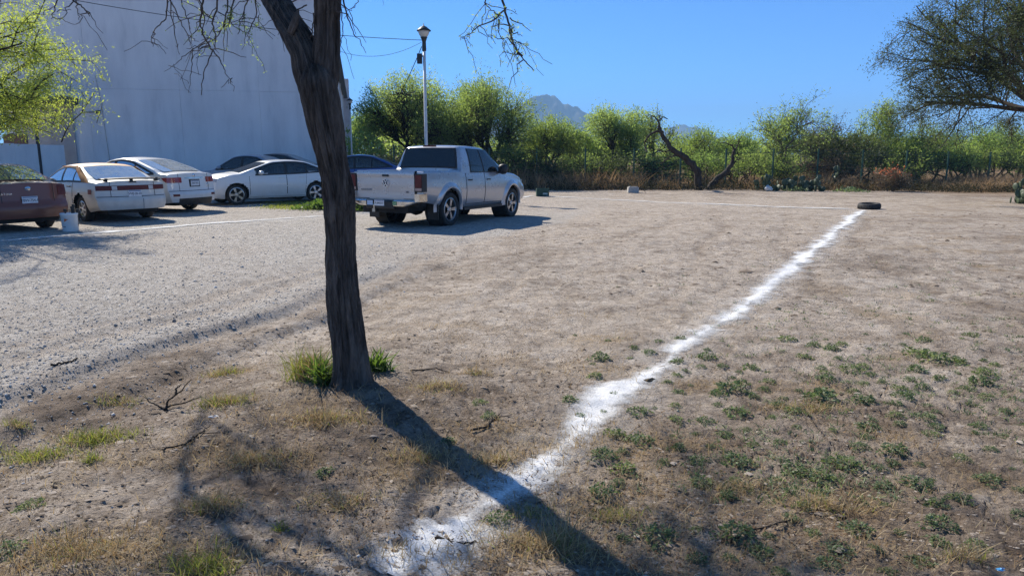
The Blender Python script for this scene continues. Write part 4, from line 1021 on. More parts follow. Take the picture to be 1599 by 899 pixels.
def block():
    g = gp(988, 301); m_ = MB(); m_.box((0, 0, .13), (.52, .3, .26), 0, .94); m_.box((0, -.02, .27), (.40, .22, .05))
    o = m_.build('concrete_block', M['concrete']); o.location = tuple(g); o.rotation_euler = (0, R(2), R(5)); tag(o, 'pale concrete block at the edge of the dry brush before the fence', 'block')
    s_ = MB(); s_.tube([(.3, -.05, .2), (.45, -.08, .18), (.56, -.1, .06), (.58, -.1, 0)], .012, 5); o2 = s_.build('bent_pipe', M['metal_dark']); o2.location = tuple(g); tag(o2, 'thin bent dark pipe leaning beside the pale concrete block', 'pipe')
block()
def lump(name, u, v, size, m_, label, cat, seed):
    g = gp(u, v) if u != 1203 else np.array([at(1203, 242, 36)[0], 36., zt(at(1203, 242, 36)[0], 36.)]); q = MB(); G = []
    r_ = np.random.default_rng(seed)
    for p in np.linspace(.02, 3.12, 9):
        G.append([[size[0] * (1 + .2 * math.sin(3 * a + seed)) * math.cos(a) * math.sin(p), size[1] * (1 + .15 * math.cos(2 * a + seed)) * math.sin(a) * math.sin(p), size[2] * (1 + math.cos(p)) * .5 * (1 + .2 * math.sin(2 * a))] for a in np.linspace(0, 2 * math.pi, 13)])
    G = np.array(G); G[:, :-1] += r_.normal(0, .07 * min(size), G[:, :-1].shape); G[:, -1] = G[:, 0]
    q.grid(G); o = q.build(name, m_, None, True); o.location = tuple(g - np.array([0, 0, .01])); tag(o, label, cat)
lump('stone', 1203, 297, (.2, .16, .26), worn('white_stone', (.6, .59, .56), (.75, .74, .71), 5, .9), 'white stone at the foot of the prickly pear patch', 'stone', 3)
lump('dark_clod', 1016, 595, (.05, .035, .03), worn('dark_clod', (.03, .028, .02), (.08, .07, .05), 20, .9, bstr=.5), 'dark scrap lying on the powder line halfway to the tyre', 'scrap', 5)
lump('litter', 1564, 888, (.022, .014, .012), worn('blue_plastic', (.05, .28, .6), (.12, .4, .7), 20, .35), 'crumpled bright blue plastic scrap in the bottom right corner', 'litter', 8)
lump('stone', 334, 650, (.035, .018, .016), worn('pale_stone', (.5, .48, .45), (.65, .63, .6), 20, .9), 'small pale stone in front of the dry tuft left of the trunk', 'stone', 9)

# ------------------------------------------------------------------ trees
def unit(v): return v / (np.linalg.norm(v) + 1e-9)
def grow(r, p0, d0, Ln, rad, lev, P, segs, tips):
    n = 6 if lev < 2 else 5
    pts = [np.array(p0, float)]; d = unit(np.array(d0, float))
    for i in range(n):
        d = unit(d + r.normal(0, P['wig'], 3) + np.array([0, 0, P['trop'][min(lev, len(P['trop']) - 1)]]) / n)
        pts.append(pts[-1] + d * Ln / n)
    pts = np.array(pts); rads = rad * np.linspace(1, .55 if lev < P['lev'] else .25, n + 1)
    segs.append((pts, rads, lev))
    if lev >= P['lev']:
        tips.append(pts); return
    k = P['kids'][lev]
    for c in range(k):
        f = lerp(P['first'][lev], 1, (c + r.uniform(.1, .9)) / k); i = min(int(f * n), n - 1)
        q = pts[i] + (pts[i + 1] - pts[i]) * (f * n - i)
        t = unit(pts[i + 1] - pts[i]); a = unit(np.cross(t, r.normal(0, 1, 3))); ang = R(r.uniform(*P['ang']))
        dd = t * math.cos(ang) + a * math.sin(ang)
        dd[2] += P.get('lift', 0); 
        grow(r, q, dd, Ln * r.uniform(*P['ratio']), rad * (.62 if c < k - 1 else .7) * (1 - .25 * f), lev + 1, P, segs, tips)
    if lev >= 1: tips.append(pts[n // 2:])
def wood_mesh(segs, name, minr=.004):
    mb = MB()
    for pts, rad, lev in segs: mb.tube(pts, np.maximum(rad, minr), (9, 6, 4, 3, 3, 3)[min(lev, 5)], cap=False)
    return mb.mesh(name, True)
def leaf_quads(r, tips, per, length, width, spread, droop=0, updown=1.0):
    C = []; T = []
    for pts in tips:
        m_ = max(1, int(r.poisson(per))); f = r.uniform(0, 1, m_) * (len(pts) - 1.001); i = f.astype(int)
        C.append(pts[i] + (pts[i + 1] - pts[i]) * (f - i)[:, None]); T.append(pts[np.minimum(i + 1, len(pts) - 1)] - pts[i])
    C = np.concatenate(C); T = np.concatenate(T); n = len(C)
    T /= np.linalg.norm(T, axis=1)[:, None] + 1e-9
    C = C + r.normal(0, spread, (n, 3))
    D = T * .5 + r.normal(0, .6, (n, 3)); D[:, 2] -= droop; D /= np.linalg.norm(D, axis=1)[:, None]
    Wd = np.cross(D, r.normal(0, 1, (n, 3))); Wd /= np.linalg.norm(Wd, axis=1)[:, None] + 1e-9
    ln = length * r.uniform(.6, 1.4, n)[:, None]; wd = width * r.uniform(.6, 1.4, n)[:, None]
    V = np.stack([C, C + D * ln * .5 + Wd * wd * .5, C + D * ln, C + D * ln * .5 - Wd * wd * .5], 1).reshape(-1, 3)
    return V
def leaf_mesh(name, V):
    return fastmesh(name, V, np.arange(len(V)).reshape(-1, 4))
MESQ = dict(lev=4, kids=[5, 5, 5, 4], first=[.3, .25, .25, .2], ang=(25, 62), ratio=(.45, .75), wig=.16, trop=[.1, .25, .15, 0, -.15], lift=.12)
def tree(name, base, height, width, seed, leafm, barkm, label, cat='tree', group=None, per=7, leaf=(.13, .045), spread=.10, P=None, trunks=1, lean=(0, 0), low=.0, depth=None, rz=None, droop=.1, lowcut=None):
    r = np.random.default_rng(seed); P = P or MESQ; segs, tips = [], []
    for k in range(trunks):
        a = r.uniform(0, 6.28); o = .25 * (trunks > 1)
        d = np.array([lean[0] + o * 1.6 * math.cos(a + k * 6.28 / trunks), lean[1] + o * 1.6 * math.sin(a + k * 6.28 / trunks), 1])
        grow(r, (o * .4 * math.cos(a + k), o * .4 * math.sin(a + k), 0), d, 1.0, .055 if trunks == 1 else .035, 0, P, segs, tips)
    allp = np.concatenate(tips); lo, hi = allp.min(0), allp.max(0)
    q = np.percentile(allp, [3, 97], axis=0)
    sx = width / (q[1, 0] - q[0, 0]); sy = (depth or width) / (q[1, 1] - q[0, 1]); sz = (height - spread) / np.percentile(allp[:, 2], 99.3)
    Sv = np.array([sx, sy, sz]); g = (sx * sy * sz) ** (1 / 3)
    segs = [(p * Sv, rd * g * .8, lv) for p, rd, lv in segs]; tips = [p * Sv for p in tips]
    root = empty(name, base, 0 if rz is None else rz); tag(root, label, cat, group)
    link('trunk', wood_mesh(segs, 'trunk'), barkm, root)
    V = leaf_quads(r, tips, per * .95, leaf[0], leaf[1], spread, droop)
    c = link('crown', leaf_mesh('crown', V), leafm, root)
    return root
def round_tree(name, base, H, W, seed, leafm, barkm, label, cat='tree', group=None, n=230, per=44, leaf=(.15, .05), low=.12, spread=.2, up=.25):
    """a crown of several uneven lobes: limbs run to the lobes, twigs to leaf sprays spread through each lobe"""
    r = np.random.default_rng(seed); root = empty(name, base); tag(root, label, cat, group)
    nl = r.integers(6, 10); lobes = []
    for k in range(nl):
        a = 6.28 * k / nl + r.uniform(-.5, .5); q = r.uniform(.18, .36) if k else 0; zc = r.uniform(.38, .74) if k else .72
        lobes.append((np.array([q * W * math.cos(a), q * W * math.sin(a), zc * H]), np.array([r.uniform(.17, .27) * W, r.uniform(.17, .27) * W, r.uniform(.15, .25) * H])))
    top_ = max(c[2] + e[2] for c, e in lobes); f = (H - .1) / top_; lobes = [(c * np.array([1, 1, f]), e * np.array([1, 1, f])) for c, e in lobes]
    mb = MB(); C = []; D = []
    st = [np.array([r.normal(0, .06) * W, r.normal(0, .06) * W, -.05]) for _ in range(3)]
    for k, (c, e) in enumerate(lobes):
        s0 = st[k % 3]; mid = s0 * .6 + c * .4 + r.normal(0, .05 * W, 3); mid[2] = c[2] * .55
        t = np.linspace(0, 1, 8)[:, None]; P_ = (1 - t) ** 2 * s0 + 2 * t * (1 - t) * mid + t * t * c; P_[1:-1] += r.normal(0, .02 * W, (6, 3))
        r0 = .016 * H + .02; mb.tube(P_, np.linspace(r0, r0 * .35, 8), 6, False)
        m_ = int(n / nl)
        for _ in range(m_):
            u_ = r.normal(0, 1, 3); u_ /= np.linalg.norm(u_); u_ *= r.uniform(.25, 1) ** .5 * r.uniform(.75, 1.2); q = c + u_ * e
            if q[2] < low * H: q[2] = low * H + r.uniform(0, .2)
            b0 = P_[r.integers(4, 8)]; t2 = np.linspace(0, 1, 4)[:, None]; T_ = b0 * (1 - t2) + q * t2; T_[1:3] += r.normal(0, .05, (2, 3)); T_[3] += np.array([0, 0, .1])
            mb.tube(T_, np.linspace(r0 * .28, .006, 4), 3, False)
            k2 = max(3, int(r.poisson(per))); d_ = unit(q - b0 + np.array([0, 0, up]))
            C.append(q + d_ * r.uniform(-.5, .8, k2)[:, None] * spread * 1.6 + r.normal(0, spread, (k2, 3)) * r.uniform(.6, 1.3)); D.append(np.repeat(d_[None], k2, 0))
    C = np.concatenate(C); D = np.concatenate(D); n_ = len(C); D = D * .6 + r.normal(0, .55, (n_, 3)); D /= np.linalg.norm(D, axis=1)[:, None]
    W_ = np.cross(D, r.normal(0, 1, (n_, 3))); W_ /= np.linalg.norm(W_, axis=1)[:, None]; l = leaf[0] * r.uniform(.6, 1.4, n_)[:, None]; w_ = leaf[1] * r.uniform(.6, 1.4, n_)[:, None]
    V = np.stack([C, C + D * l * .5 + W_ * w_ * .5, C + D * l, C + D * l * .5 - W_ * w_ * .5], 1); V[..., 2] = np.maximum(V[..., 2], .02)
    link('trunk', mb.mesh('trunk', True), barkm, root); link('crown', leaf_mesh('crown', V.reshape(-1, 3)), leafm, root)
    return root
B_dark = barkmat('dark_bark', (.030, .022, .017), (.085, .068, .054), 10, .3)
B_grey = barkmat('grey_bark', (.07, .055, .042), (.16, .13, .10), 8, .3)
LF = {
 'olive': leafmat('olive_leaves', (.13, .175, .07), (.23, .27, .115), .62, (1.7, 1.85, .9)),
 'grey': leafmat('grey_green_leaves', (.15, .205, .10), (.26, .31, .155), .64, (1.8, 1.9, .9)),
 'bright': leafmat('bright_leaves', (.135, .195, .075), (.235, .285, .125), .6, (1.6, 1.8, .85)),
 'pale': leafmat('pale_leaves', (.17, .24, .09), (.27, .33, .14), .6, (1.3, 1.4, .6)),
 'dark': leafmat('dark_leaves', (.055, .072, .038), (.115, .135, .07), .4, (1.3, 1.4, .65)),
 'lime': leafmat('lime_leaves', (.18, .25, .09), (.31, .36, .17), .6, (1.45, 1.55, .7)),
 'sunny': leafmat('sunlit_lime_leaves', (.24, .30, .085), (.38, .41, .17), .64, (1.55, 1.6, .6)),
 'dead': leafmat('dead_leaves', (.12, .085, .05), (.2, .15, .09), .3, (1.1, 1., .7)),
}
grp = 'trees beyond the mesh fence'
#       u     vtop  wpx   Y   leaf   trunks per  label
TL = [(580, 170, 80, 99, 'bright', 3, 16, 'yellow-green bushy tree right of the warehouse end, beside the far lamp post'),
      (622, 172, 80, 101, 'bright', 3, 16, 'yellow-green bushy tree between the far lamp post and the tall grey-green tree'),
      (655, 110, 128, 44, 'grey', 2, 17, 'tall grey-green tree right behind the lamp post'),
      (758, 110, 125, 43, 'olive', 3, 17, 'broad tall tree right of the lamp post, above the pickup cab'),
      (705, 180, 130, 46, 'bright', 3, 12, 'shorter bright bush filling the gap between the two tall trees'),
      (855, 180, 90, 45, 'olive', 3, 14, 'bushy green tree below the blue peak'),
      (915, 190, 90, 47, 'bright', 3, 13, 'light green rounded tree right of the blue peak'),
      (968, 168, 95, 44, 'grey', 2, 14, 'dark spiky-topped tree left of the dead leaning trunk'),
      (1022, 165, 60, 46, 'olive', 1, 4, 'thin half bare tree with wispy top behind the dead trunk'),
      (1085, 198, 100, 52, 'pale', 2, 11, 'pale feathery tree right behind the dead leaning trunk'),
      (1195, 148, 125, 43, 'lime', 2, 4.5, 'open yellow-green tree with bare limbs showing through'),
      (1275, 165, 80, 48, 'dead', 2, 1.2, 'nearly leafless grey tree right of the open yellow-green tree'),
      (1310, 205, 110, 46, 'dark', 3, 13, 'dark olive bush low between the bare tree and the tall lime one'),
      (1372, 155, 90, 47, 'lime', 2, 7, 'tall lime-green tree left of the large overhanging crown'),
      (1440, 190, 120, 46, 'olive', 3, 13, 'olive bush under the tip of the large overhanging crown'),
      (1525, 195, 130, 48, 'bright', 3, 13, 'bright green bush below the large overhanging crown'),
      (1610, 190, 120, 47, 'olive', 3, 13, 'green bush at the right edge beyond the fence'),
      (1155, 205, 90, 50, 'bright', 3, 8, 'bright low bush left of the open yellow-green tree')]
for k, (u, v, wp, Y, lf, nt, per, lab) in enumerate(TL):
    p = at(u, 242, Y); z = zt(p[0], Y); h = at(u, v, Y)[2] - z
    if nt > 1 and lf in ('bright', 'olive', 'grey', 'dark', 'pale') :
        fz = 1 if Y < 80 else 2.1
        round_tree('mesquite_tree', (p[0], Y, z), h, wp * (1.5 if h > 5.5 and Y < 46 else 1.25) * Y / FPX, 100 + k, LF[lf], B_dark, lab, 'tree', grp, int((150 + 10 * per) * (2.2 if h > 5.5 and Y < 46 else 1.25)), 40 if lf != 'pale' else 26, (.15 * fz, .045 * fz), .10, .2 * fz); continue
    tree('mesquite_tree', (p[0], Y, z), h, wp * .84 * Y / FPX, 100 + k, LF[lf], B_grey if lf in ('dead', 'lime') else B_dark, lab, 'tree', grp, per, (.15, .05) if Y < 80 else (.32, .11), .17 if Y < 80 else .3, None, nt, droop=.15)
# shrub belt between the trees and the fence
SH = [(590, 222, 80, 95, 'bright', 9), (650, 232, 80, 41, 'olive', 9), (850, 240, 90, 40.5, 'dark', 9), (905, 240, 90, 41, 'olive', 8), (960, 245, 80, 40.5, 'dark', 8), (1030, 232, 90, 42, 'olive', 7), (1100, 232, 80, 43, 'bright', 7), (1160, 240, 90, 42, 'olive', 8),
      (1225, 238, 90, 43, 'olive', 8), (1290, 235, 80, 44, 'dead', 6), (1350, 232, 100, 44, 'dark', 8), (1420, 225, 100, 45, 'olive', 9), (1490, 222, 100, 45, 'bright', 9), (1560, 225, 100, 45, 'olive', 9), (790, 225, 90, 40, 'olive', 9), (720, 230, 90, 40, 'dark', 8)]
shl = {'bright': 'bright green', 'olive': 'olive green', 'dark': 'dark green', 'dead': 'grey-brown'}
beside = ['right of the warehouse end', 'under the tall grey-green tree', 'below the blue peak', 'left of the spiky-topped tree', 'under the spiky-topped tree', 'behind the dead leaning trunk', 'between the two leaning trunks', 'left of the prickly pear patch', 'behind the prickly pear patch', 'right of the prickly pear patch', 'behind the orange flowered bush', 'under the tip of the big crown', 'under the middle of the big crown', 'at the right end of the fence', 'behind the pickup bonnet', 'behind the pickup cab']
for k, (u, v, wp, Y, lf, per) in enumerate(SH):
    p = at(u, 242, Y); z = zt(p[0], Y); h = at(u, v, Y)[2] - z
    if lf != 'dead' and k % 3 != 2:
        round_tree('shrub', (p[0], Y, z), h, wp * 1.25 * Y / FPX, 300 + k, LF[lf], B_dark, shl[lf] + ' shrub beyond the fence ' + beside[k], 'shrub', 'shrubs beyond the mesh fence', 150, 28, (.13, .04), .05, .17); continue
    tree('shrub', (p[0], Y, z), h, wp * Y / FPX, 300 + k, LF[lf], B_dark, shl[lf] + ' shrub beyond the fence ' + beside[k], 'shrub', 'shrubs beyond the mesh fence', per * .7, (.15, .05), .13, dict(MESQ, lev=3, kids=[7, 6, 5], first=[.05, .1, .1]), 3)
# far wooded mass
def woods():
    r = np.random.default_rng(5); C = []
    for Y, n in ((75, 2600), (95, 2600), (130, 2600)):
        xx = r.uniform(-.62 * Y, 1.1 * Y, n); hgt = 3.2 + 1.4 * fbm(xx * .12, xx * 0 + Y, 3, 9)
        C.append(np.stack([xx, Y + r.normal(0, 3, n), r.uniform(.1, 1, n) ** .7 * hgt], 1))
    C = np.concatenate(C); C = np.repeat(C, 7, 0) + r.normal(0, .35, (len(C) * 7, 3)); n = len(C)
    D = r.normal(0, 1, (n, 3)); D /= np.linalg.norm(D, axis=1)[:, None]; W_ = np.cross(D, r.normal(0, 1, (n, 3))); W_ /= np.linalg.norm(W_, axis=1)[:, None]
    V = np.stack([C, C + D * .2 + W_ * .1, C + D * .42, C + D * .2 - W_ * .1], 1).reshape(-1, 3)
    tag(link('woods', leaf_mesh('woods', V), LF['olive']), 'low mesquite woods far beyond the fence', None, None, 'stuff')
woods()
# large dark tree overhanging from the right
PB = dict(lev=4, kids=[7, 7, 6, 5], first=[.32, .2, .2, .15], ang=(22, 60), ratio=(.5, .8), wig=.14, trop=[.0, -.05, -.05, -.12, -.2], lift=.05)
def big_right():
    Y = 26.0; p = at(1640, 242, Y); z = zt(p[0], Y)
    root = empty('mesquite_tree', (p[0], Y, z)); tag(root, 'large dark mesquite with a spreading see-through crown at the right edge', 'tree')
    r = np.random.default_rng(12); segs, tips = [], []
    tr = np.array([(0, 0, -.1), (-.1, 0, 1.2), (-.35, 0, 2.4), (-.5, .0, 3.2)]); segs.append((tr, np.array([.34, .29, .26, .24]), 0))
    q = tr[-1]
    limbs = [((-1, 0, .95), 6.4), ((-1.0, -.3, .30), 5.6), ((-1, .35, .12), 5.2), ((-.55, .5, 1.0), 5.5), ((-.3, -.5, 1.1), 5.4), ((.6, .2, .9), 5), ((.8, -.4, .5), 5), ((.1, .9, .6), 5), ((-.75, -.6, .55), 5.2), ((-.9, .1, .62), 6.0)]
    P2 = dict(PB, lev=4, ratio=(.42, .66), trop=[0, .05, .05, .02, -.05])
    for d, ln in limbs: grow(r, q + r.normal(0, .1, 3), d, ln * .74, .09, 1, P2, segs, tips)
    def inside(p_): 
        k = (p_ - np.array([.3, 0, 3.9])) / np.array([6.6, 6.4, 5.0 if p_[2] > 3.9 else 2.5]); return (k ** 2).sum() < 1
    segs = [g_ for g_ in segs if inside(g_[0][-1]) or g_[2] < 2]; tips = [t for t in tips if inside(t[-1])]
    link('trunk', wood_mesh([(p_, rd * (1 if lv < 2 else .7), lv) for p_, rd, lv in segs], 'trunk', .005), B_dark, root)
    V = leaf_quads(r, tips, 40, .085, .026, .15, .15); link('crown', leaf_mesh('crown', V), LF['dark'], root)
big_right()
# sunlit tree reaching in from the left over the parked cars
def left_tree():
    root = empty('mesquite_tree', (-14.6, 16.6, zt(-14.6, 16.6))); tag(root, 'sunlit lime-green mesquite reaching in at the left edge above the dark red car', 'tree')
    r = np.random.default_rng(21); segs, tips = [], []
    segs.append((np.array([(0, 0, -.1), (.1, 0, 1.0), (.35, -.05, 1.9)]), np.array([.2, .17, .15]), 0))
    q = np.array([.35, -.05, 1.9])
    P2 = dict(MESQ, lev=4, kids=[4, 5, 5, 4], trop=[0, .0, -.05, -.2, -.3], lift=.06, ratio=(.42, .68), wig=.13, first=[.3, .35, .3, .2])
    for (u, v, Y) in ((172, 128, 15.6), (120, 95, 16.2), (125, 30, 15.8), (60, 5, 16.6), (100, 60, 15.2), (70, 160, 15.8), (15, 175, 15.6), (20, 90, 17.0), (90, 120, 16.6), (95, 165, 16.3), (45, 45, 15.5), (-60, 60, 16), (-90, -40, 16.5), (40, 130, 16), (20, -60, 15.5)):
        t = at(u, v, Y) - np.array(root.location); d = t - q; ln = np.linalg.norm(d) * .80
        grow(r, q, d / np.linalg.norm(d) + np.array([0, 0, .1]), ln, .032, 2, dict(P2, kids=[0, 0, 8, 5], first=[0, 0, .3, .2], ratio=(.22, .42)), segs, tips)
    o = np.array(root.location)
    def low(p_):
        q_ = p_ + o; zc = q_[1] * cP - (q_[2] - EYE) * sP; v_ = 449.5 - FPX * (q_[1] * sP + (q_[2] - EYE) * cP) / zc; u_ = 799.5 + FPX * q_[0] / zc
        return v_ > 212 or u_ > 178 or (v_ > 165 and u_ > 110)
    segs = [g_ for g_ in segs if g_[2] < 2 or not low(g_[0][-1])]; tips = [t for t in tips if not low(t[-1])]
    link('trunk', wood_mesh(segs, 'trunk', .005), B_dark, root)
    V = leaf_quads(r, [t for t in tips], 80, .075, .020, .12, .45); link('crown', leaf_mesh('crown', V), LF['sunny'], root)
left_tree()

# the trunk in the foreground
def main_tree():
    root = empty('mesquite_tree', (TREE[0], TREE[1], zt(*TREE))); o = np.array(root.location)
    tag(root, 'dark rough-barked forked tree trunk in the foreground with hanging bare twigs', 'tree')
    bark = barkmat('mesquite_bark', (.040, .033, .028), (.19, .16, .135), 17, .20, 1.0)
    Yt = TREE[1]
    prof = [(612, 549, 96), (600, 549, 80), (575, 547, 66), (540, 543, 62), (500, 538, 59), (450, 533, 56), (400, 530, 54), (350, 529, 55), (325, 528, 58), (300, 526, 57), (275, 522, 55), (250, 517, 55), (225, 512, 58), (200, 508, 61), (175, 504, 63), (150, 500, 65), (128, 497, 66), (116, 495, 54), (106, 493, 40), (97, 492, 18)]
    ctr = np.array([at(u, v, Yt) for v, u, w_ in prof]) - o; rad = np.array([w_ * .91 * Yt / FPX / 2 for v, u, w_ in prof])
    ctr[:, 1] += .04 * np.sin(np.linspace(0, 5, len(ctr)))
    def limb(ctr, rad, n=72, step=.012, seed=0, flare=0):
        d = np.r_[0, np.cumsum(np.linalg.norm(np.diff(ctr, axis=0), axis=1))]; s_ = np.arange(0, d[-1], step)
        # smooth resample
        C = np.stack([np.interp(s_, d, ctr[:, k]) for k in range(3)], 1); rd = np.interp(s_, d, rad)
        k = 9; ker = np.ones(k) / k
        C = np.stack([np.convolve(np.pad(C[:, j], k // 2, mode='edge'), ker, 'valid') for j in range(3)], 1); rd = np.convolve(np.pad(rd, k // 2, mode='edge'), ker, 'valid')
        mb = MB(); mb.tube(C, rd, n)
        V = mb.v[0]; m_ = len(C); A = np.repeat(np.arange(m_), n); J = np.tile(np.arange(n), m_)
        ang = J / n * 2 * np.pi; hh = s_[A]
        # seamless bark: sample noise on a cylinder
        cx, cy = np.cos(ang) * 2.2, np.sin(ang) * 2.2
        f1 = fbm(cx * 2.6 + cy * 1.7 + hh * .9 + 20, cy * 2.6 - cx * 1.3 + hh * 1.1, 4, seed + 1)
        f2 = fbm(cx * 6 + hh * 4.0, cy * 6 - hh * 5.0, 3, seed + 2); lumps = fbm(cx * .6 + hh * 1.5, cy * .6 + hh * 1.2, 2, seed + 3)
        f2 = f2 + .8 * np.minimum(0, fbm(cx * 3 + 9, cy * 3 + hh * 7, 3, seed + 4))
        ridge = 1 - np.minimum(np.abs(f1) * 3.4, 1.3); ridge = np.sign(ridge) * np.abs(ridge) ** .7
        dv = (V - C[A]); ln = np.linalg.norm(dv, axis=1)[:, None]
        mb.v[0] = V + dv / ln * ((.011 * ridge + .009 * f2 + .014 * lumps) * np.minimum(1, rd[A] / .08) - .014)[:, None]
        return mb
    tm = limb(ctr, rad, 150, .008, 70)
    fork = ctr[-1]
    L1 = np.array([at(u, v, Y) for u, v, Y in ((500, 160, Yt), (486, 118, Yt + .0), (477, 85, Yt + .02), (462, 55, Yt + .05), (444, 25, Yt + .12), (428, 0, Yt + .2), (395, -60, Yt + .45), (340, -130, Yt + .9), (260, -200, Yt + 1.5), (200, -240, Yt + 2.1))]) - o
    R1 = np.array([.11, .112, .10, .092, .092, .09, .082, .072, .055, .04])
    L2 = np.array([at(u, v, Y) for u, v, Y in ((502, 150, Yt), (508, 110, Yt), (510, 75, Yt), (510, 40, Yt), (511, 0, Yt - .02), (512, -60, Yt), (506, -140, Yt + .1), (520, -240, Yt + .3), (560, -340, Yt + .6), (590, -430, Yt + 1.0))]) - o
    R2 = np.array([.11, .106, .098, .094, .096, .09, .082, .07, .055, .04])
    for C_, R_, sd in ((L1, R1, 80), (L2, R2, 90)):
        q = limb(C_, R_ * .95, 110, .009, sd); tm.add(np.concatenate(q.v), q.f)
    st = limb(np.array([at(u, v, Yt - .05) for u, v in ((452, 55), (460, 38), (464, 22), (467, 14))]) - o, np.array([.03, .034, .028, .01]), 24, .008, 95); tm.add(np.concatenate(st.v), st.f)
    tm.build('trunk', bark, root, True)
    # roots flare
    # fine hanging twigs seen against the wall and the sky
    r = np.random.default_rng(33); tw = MB(); leaftips = []
    def twig(px, Y, r0, sub=3, leaf=0, crook=.004):
        P = np.array([at(u, v, Y + (k * .03)) for k, (u, v) in enumerate(px)]) - o
        n = 4 * len(P); d = np.linspace(0, len(P) - 1, n); i = np.minimum(d.astype(int), len(P) - 2)
        Q = P[i] + (P[i + 1] - P[i]) * (d - i)[:, None]; Q += r.normal(0, crook, Q.shape) * np.array([1, 1, .6])
        tw.tube(Q, np.linspace(r0, r0 * .35, n), 5)
        for _ in range(sub):
            k = r.integers(n // 4, n - 1); dd = unit(Q[k] - Q[k - 1] + r.normal(0, .6, 3) + np.array([0, 0, -.25])); ln = r.uniform(.06, .28)
            S_ = np.array([Q[k] + dd * ln * t + r.normal(0, .008, 3) + np.array([0, 0, -.05 * t * t]) for t in np.linspace(0, 1, 6)])
            tw.tube(S_, np.linspace(r0 * .5, .0016, 6), 4)
            if leaf: leaftips.append(S_)
        if leaf: leaftips.append(Q[n // 2:])
    for px, Y, r0, sub, lf in [
        ([(255, -30), (262, 5), (258, 30), (243, 45), (236, 58), (240, 74)], 5.3, .006, 4, 0), ([(243, 50), (238, 58), (246, 75)], 5.3, .004, 1, 0),
        ([(265, -20), (268, 25), (275, 60), (279, 85)], 5.4, .005, 2, 0), ([(262, -10), (280, 30), (293, 55), (298, 72)], 5.2, .005, 3, 0),
        ([(272, -30), (285, 10), (298, 45), (299, 68)], 5.6, .005, 3, 0),
        ([(310, -40), (318, 0), (312, 40), (325, 70), (333, 80), (320, 110), (312, 148)], 5.2, .008, 6, 0), ([(330, 76), (345, 95), (352, 115), (363, 130)], 5.2, .005, 3, 0),
        ([(340, -30), (342, 0), (332, 35), (338, 60), (335, 75)], 5.0, .008, 5, 0), ([(326, 60), (310, 72), (290, 85), (275, 100), (257, 112)], 5.2, .004, 4, 0), ([(302, 75), (299, 110), (295, 145)], 5.3, .004, 1, 0),
        ([(352, -30), (356, 10), (350, 40), (340, 52)], 5.0, .007, 5, 1), ([(395, -30), (388, 0), (378, 25), (372, 55)], 4.9, .006, 6, 1), ([(400, 0), (400, 25), (392, 45), (385, 58)], 4.9, .005, 6, 1), ([(370, -20), (362, 20), (352, 48)], 5.1, .006, 5, 1),
        ([(300, -40), (312, 0), (320, 30), (314, 55)], 5.4, .007, 6, 1), ([(90, -30), (112, 0), (128, 10), (140, 26)], 5.0, .008, 3, 0), ([(95, -20), (85, 10), (80, 30)], 5.0, .006, 3, 0), ([(118, 0), (121, 20), (123, 32)], 5.0, .004, 1, 0),
        ([(536, -30), (538, 10), (545, 35), (554, 58)], 4.6, .007, 5, 0), ([(533, 10), (536, 45), (532, 72), (531, 60)], 4.7, .004, 2, 0), ([(560, -20), (557, 5), (548, 15)], 4.6, .004, 2, 0), ([(598, -20), (598, 10)], 4.8, .002, 0, 0), ([(490, 20), (488, 45), (485, 62)], 4.65, .006, 3, 0), ([(480, 8), (455, 18), (440, 25)], 4.9, .005, 3, 0), ([(502, -10), (470, -2), (440, 8), (420, 15)], 5.2, .007, 4, 0),
        ([(770, -60), (784, 0), (794, 35), (798, 60), (808, 80), (820, 95), (833, 111)], 4.9, .009, 12, 1), ([(790, 12), (775, 30), (750, 40), (735, 52), (718, 60)], 4.9, .006, 9, 1), ([(762, -20), (756, 5), (770, 18), (782, 26)], 4.9, .005, 6, 1), ([(780, 30), (778, 50), (790, 72)], 4.9, .004, 5, 1), ([(797, 62), (812, 66), (826, 72)], 4.9, .004, 4, 1)]:
        twig(px, Y, r0, sub, lf)
    # limbs above the picture that carry the twigs and cast the shade on the ground
    segs, tips = [], []
    P2 = dict(MESQ, lev=4, kids=[4, 4, 4, 4], trop=[.2, .1, 0, -.15, -.3], ratio=(.45, .7), wig=.16, lift=.05)
    for base, d, ln in ((L1[-1], (-.8, .6, .55), 2.4), (L1[-2], (-.4, 1, .6), 2.2), (L1[-3], (-.7, -.35, .5), 1.9), (L2[-1], (.1, .7, .9), 2.4), (L2[-2], (.9, .2, .6), 2.3), (L2[-3], (-.6, .8, .7), 2.6), (L2[-2], (.5, -.7, .6), 2.0), (L2[-1], (-.5, .5, .7), 2.4)):
        grow(r, base, d, ln, .045, 1, P2, segs, tips)
    def occ(u, v, h):                   # the point at height h whose shade falls on the ground seen at (u, v)
        g_ = gp(u, v); k_ = (h - g_[2]) / to_sun.z; return g_ + np.array(to_sun) * k_ - o
    curve = np.array([L1[-3]] + [occ(420, 880, 4.5), occ(370, 840, 4.55), occ(325, 800, 4.6), occ(290, 760, 4.65), occ(285, 725, 4.7), occ(297, 690, 4.75), occ(312, 655, 4.8), occ(330, 620, 4.9)])
    segs.append((curve, np.linspace(.036, .016, len(curve)), 1))
    for k_ in (2, 4, 6, 7): grow(r, curve[k_], (r.normal(), r.normal(), .6), .8, .02, 3, P2, segs, tips)
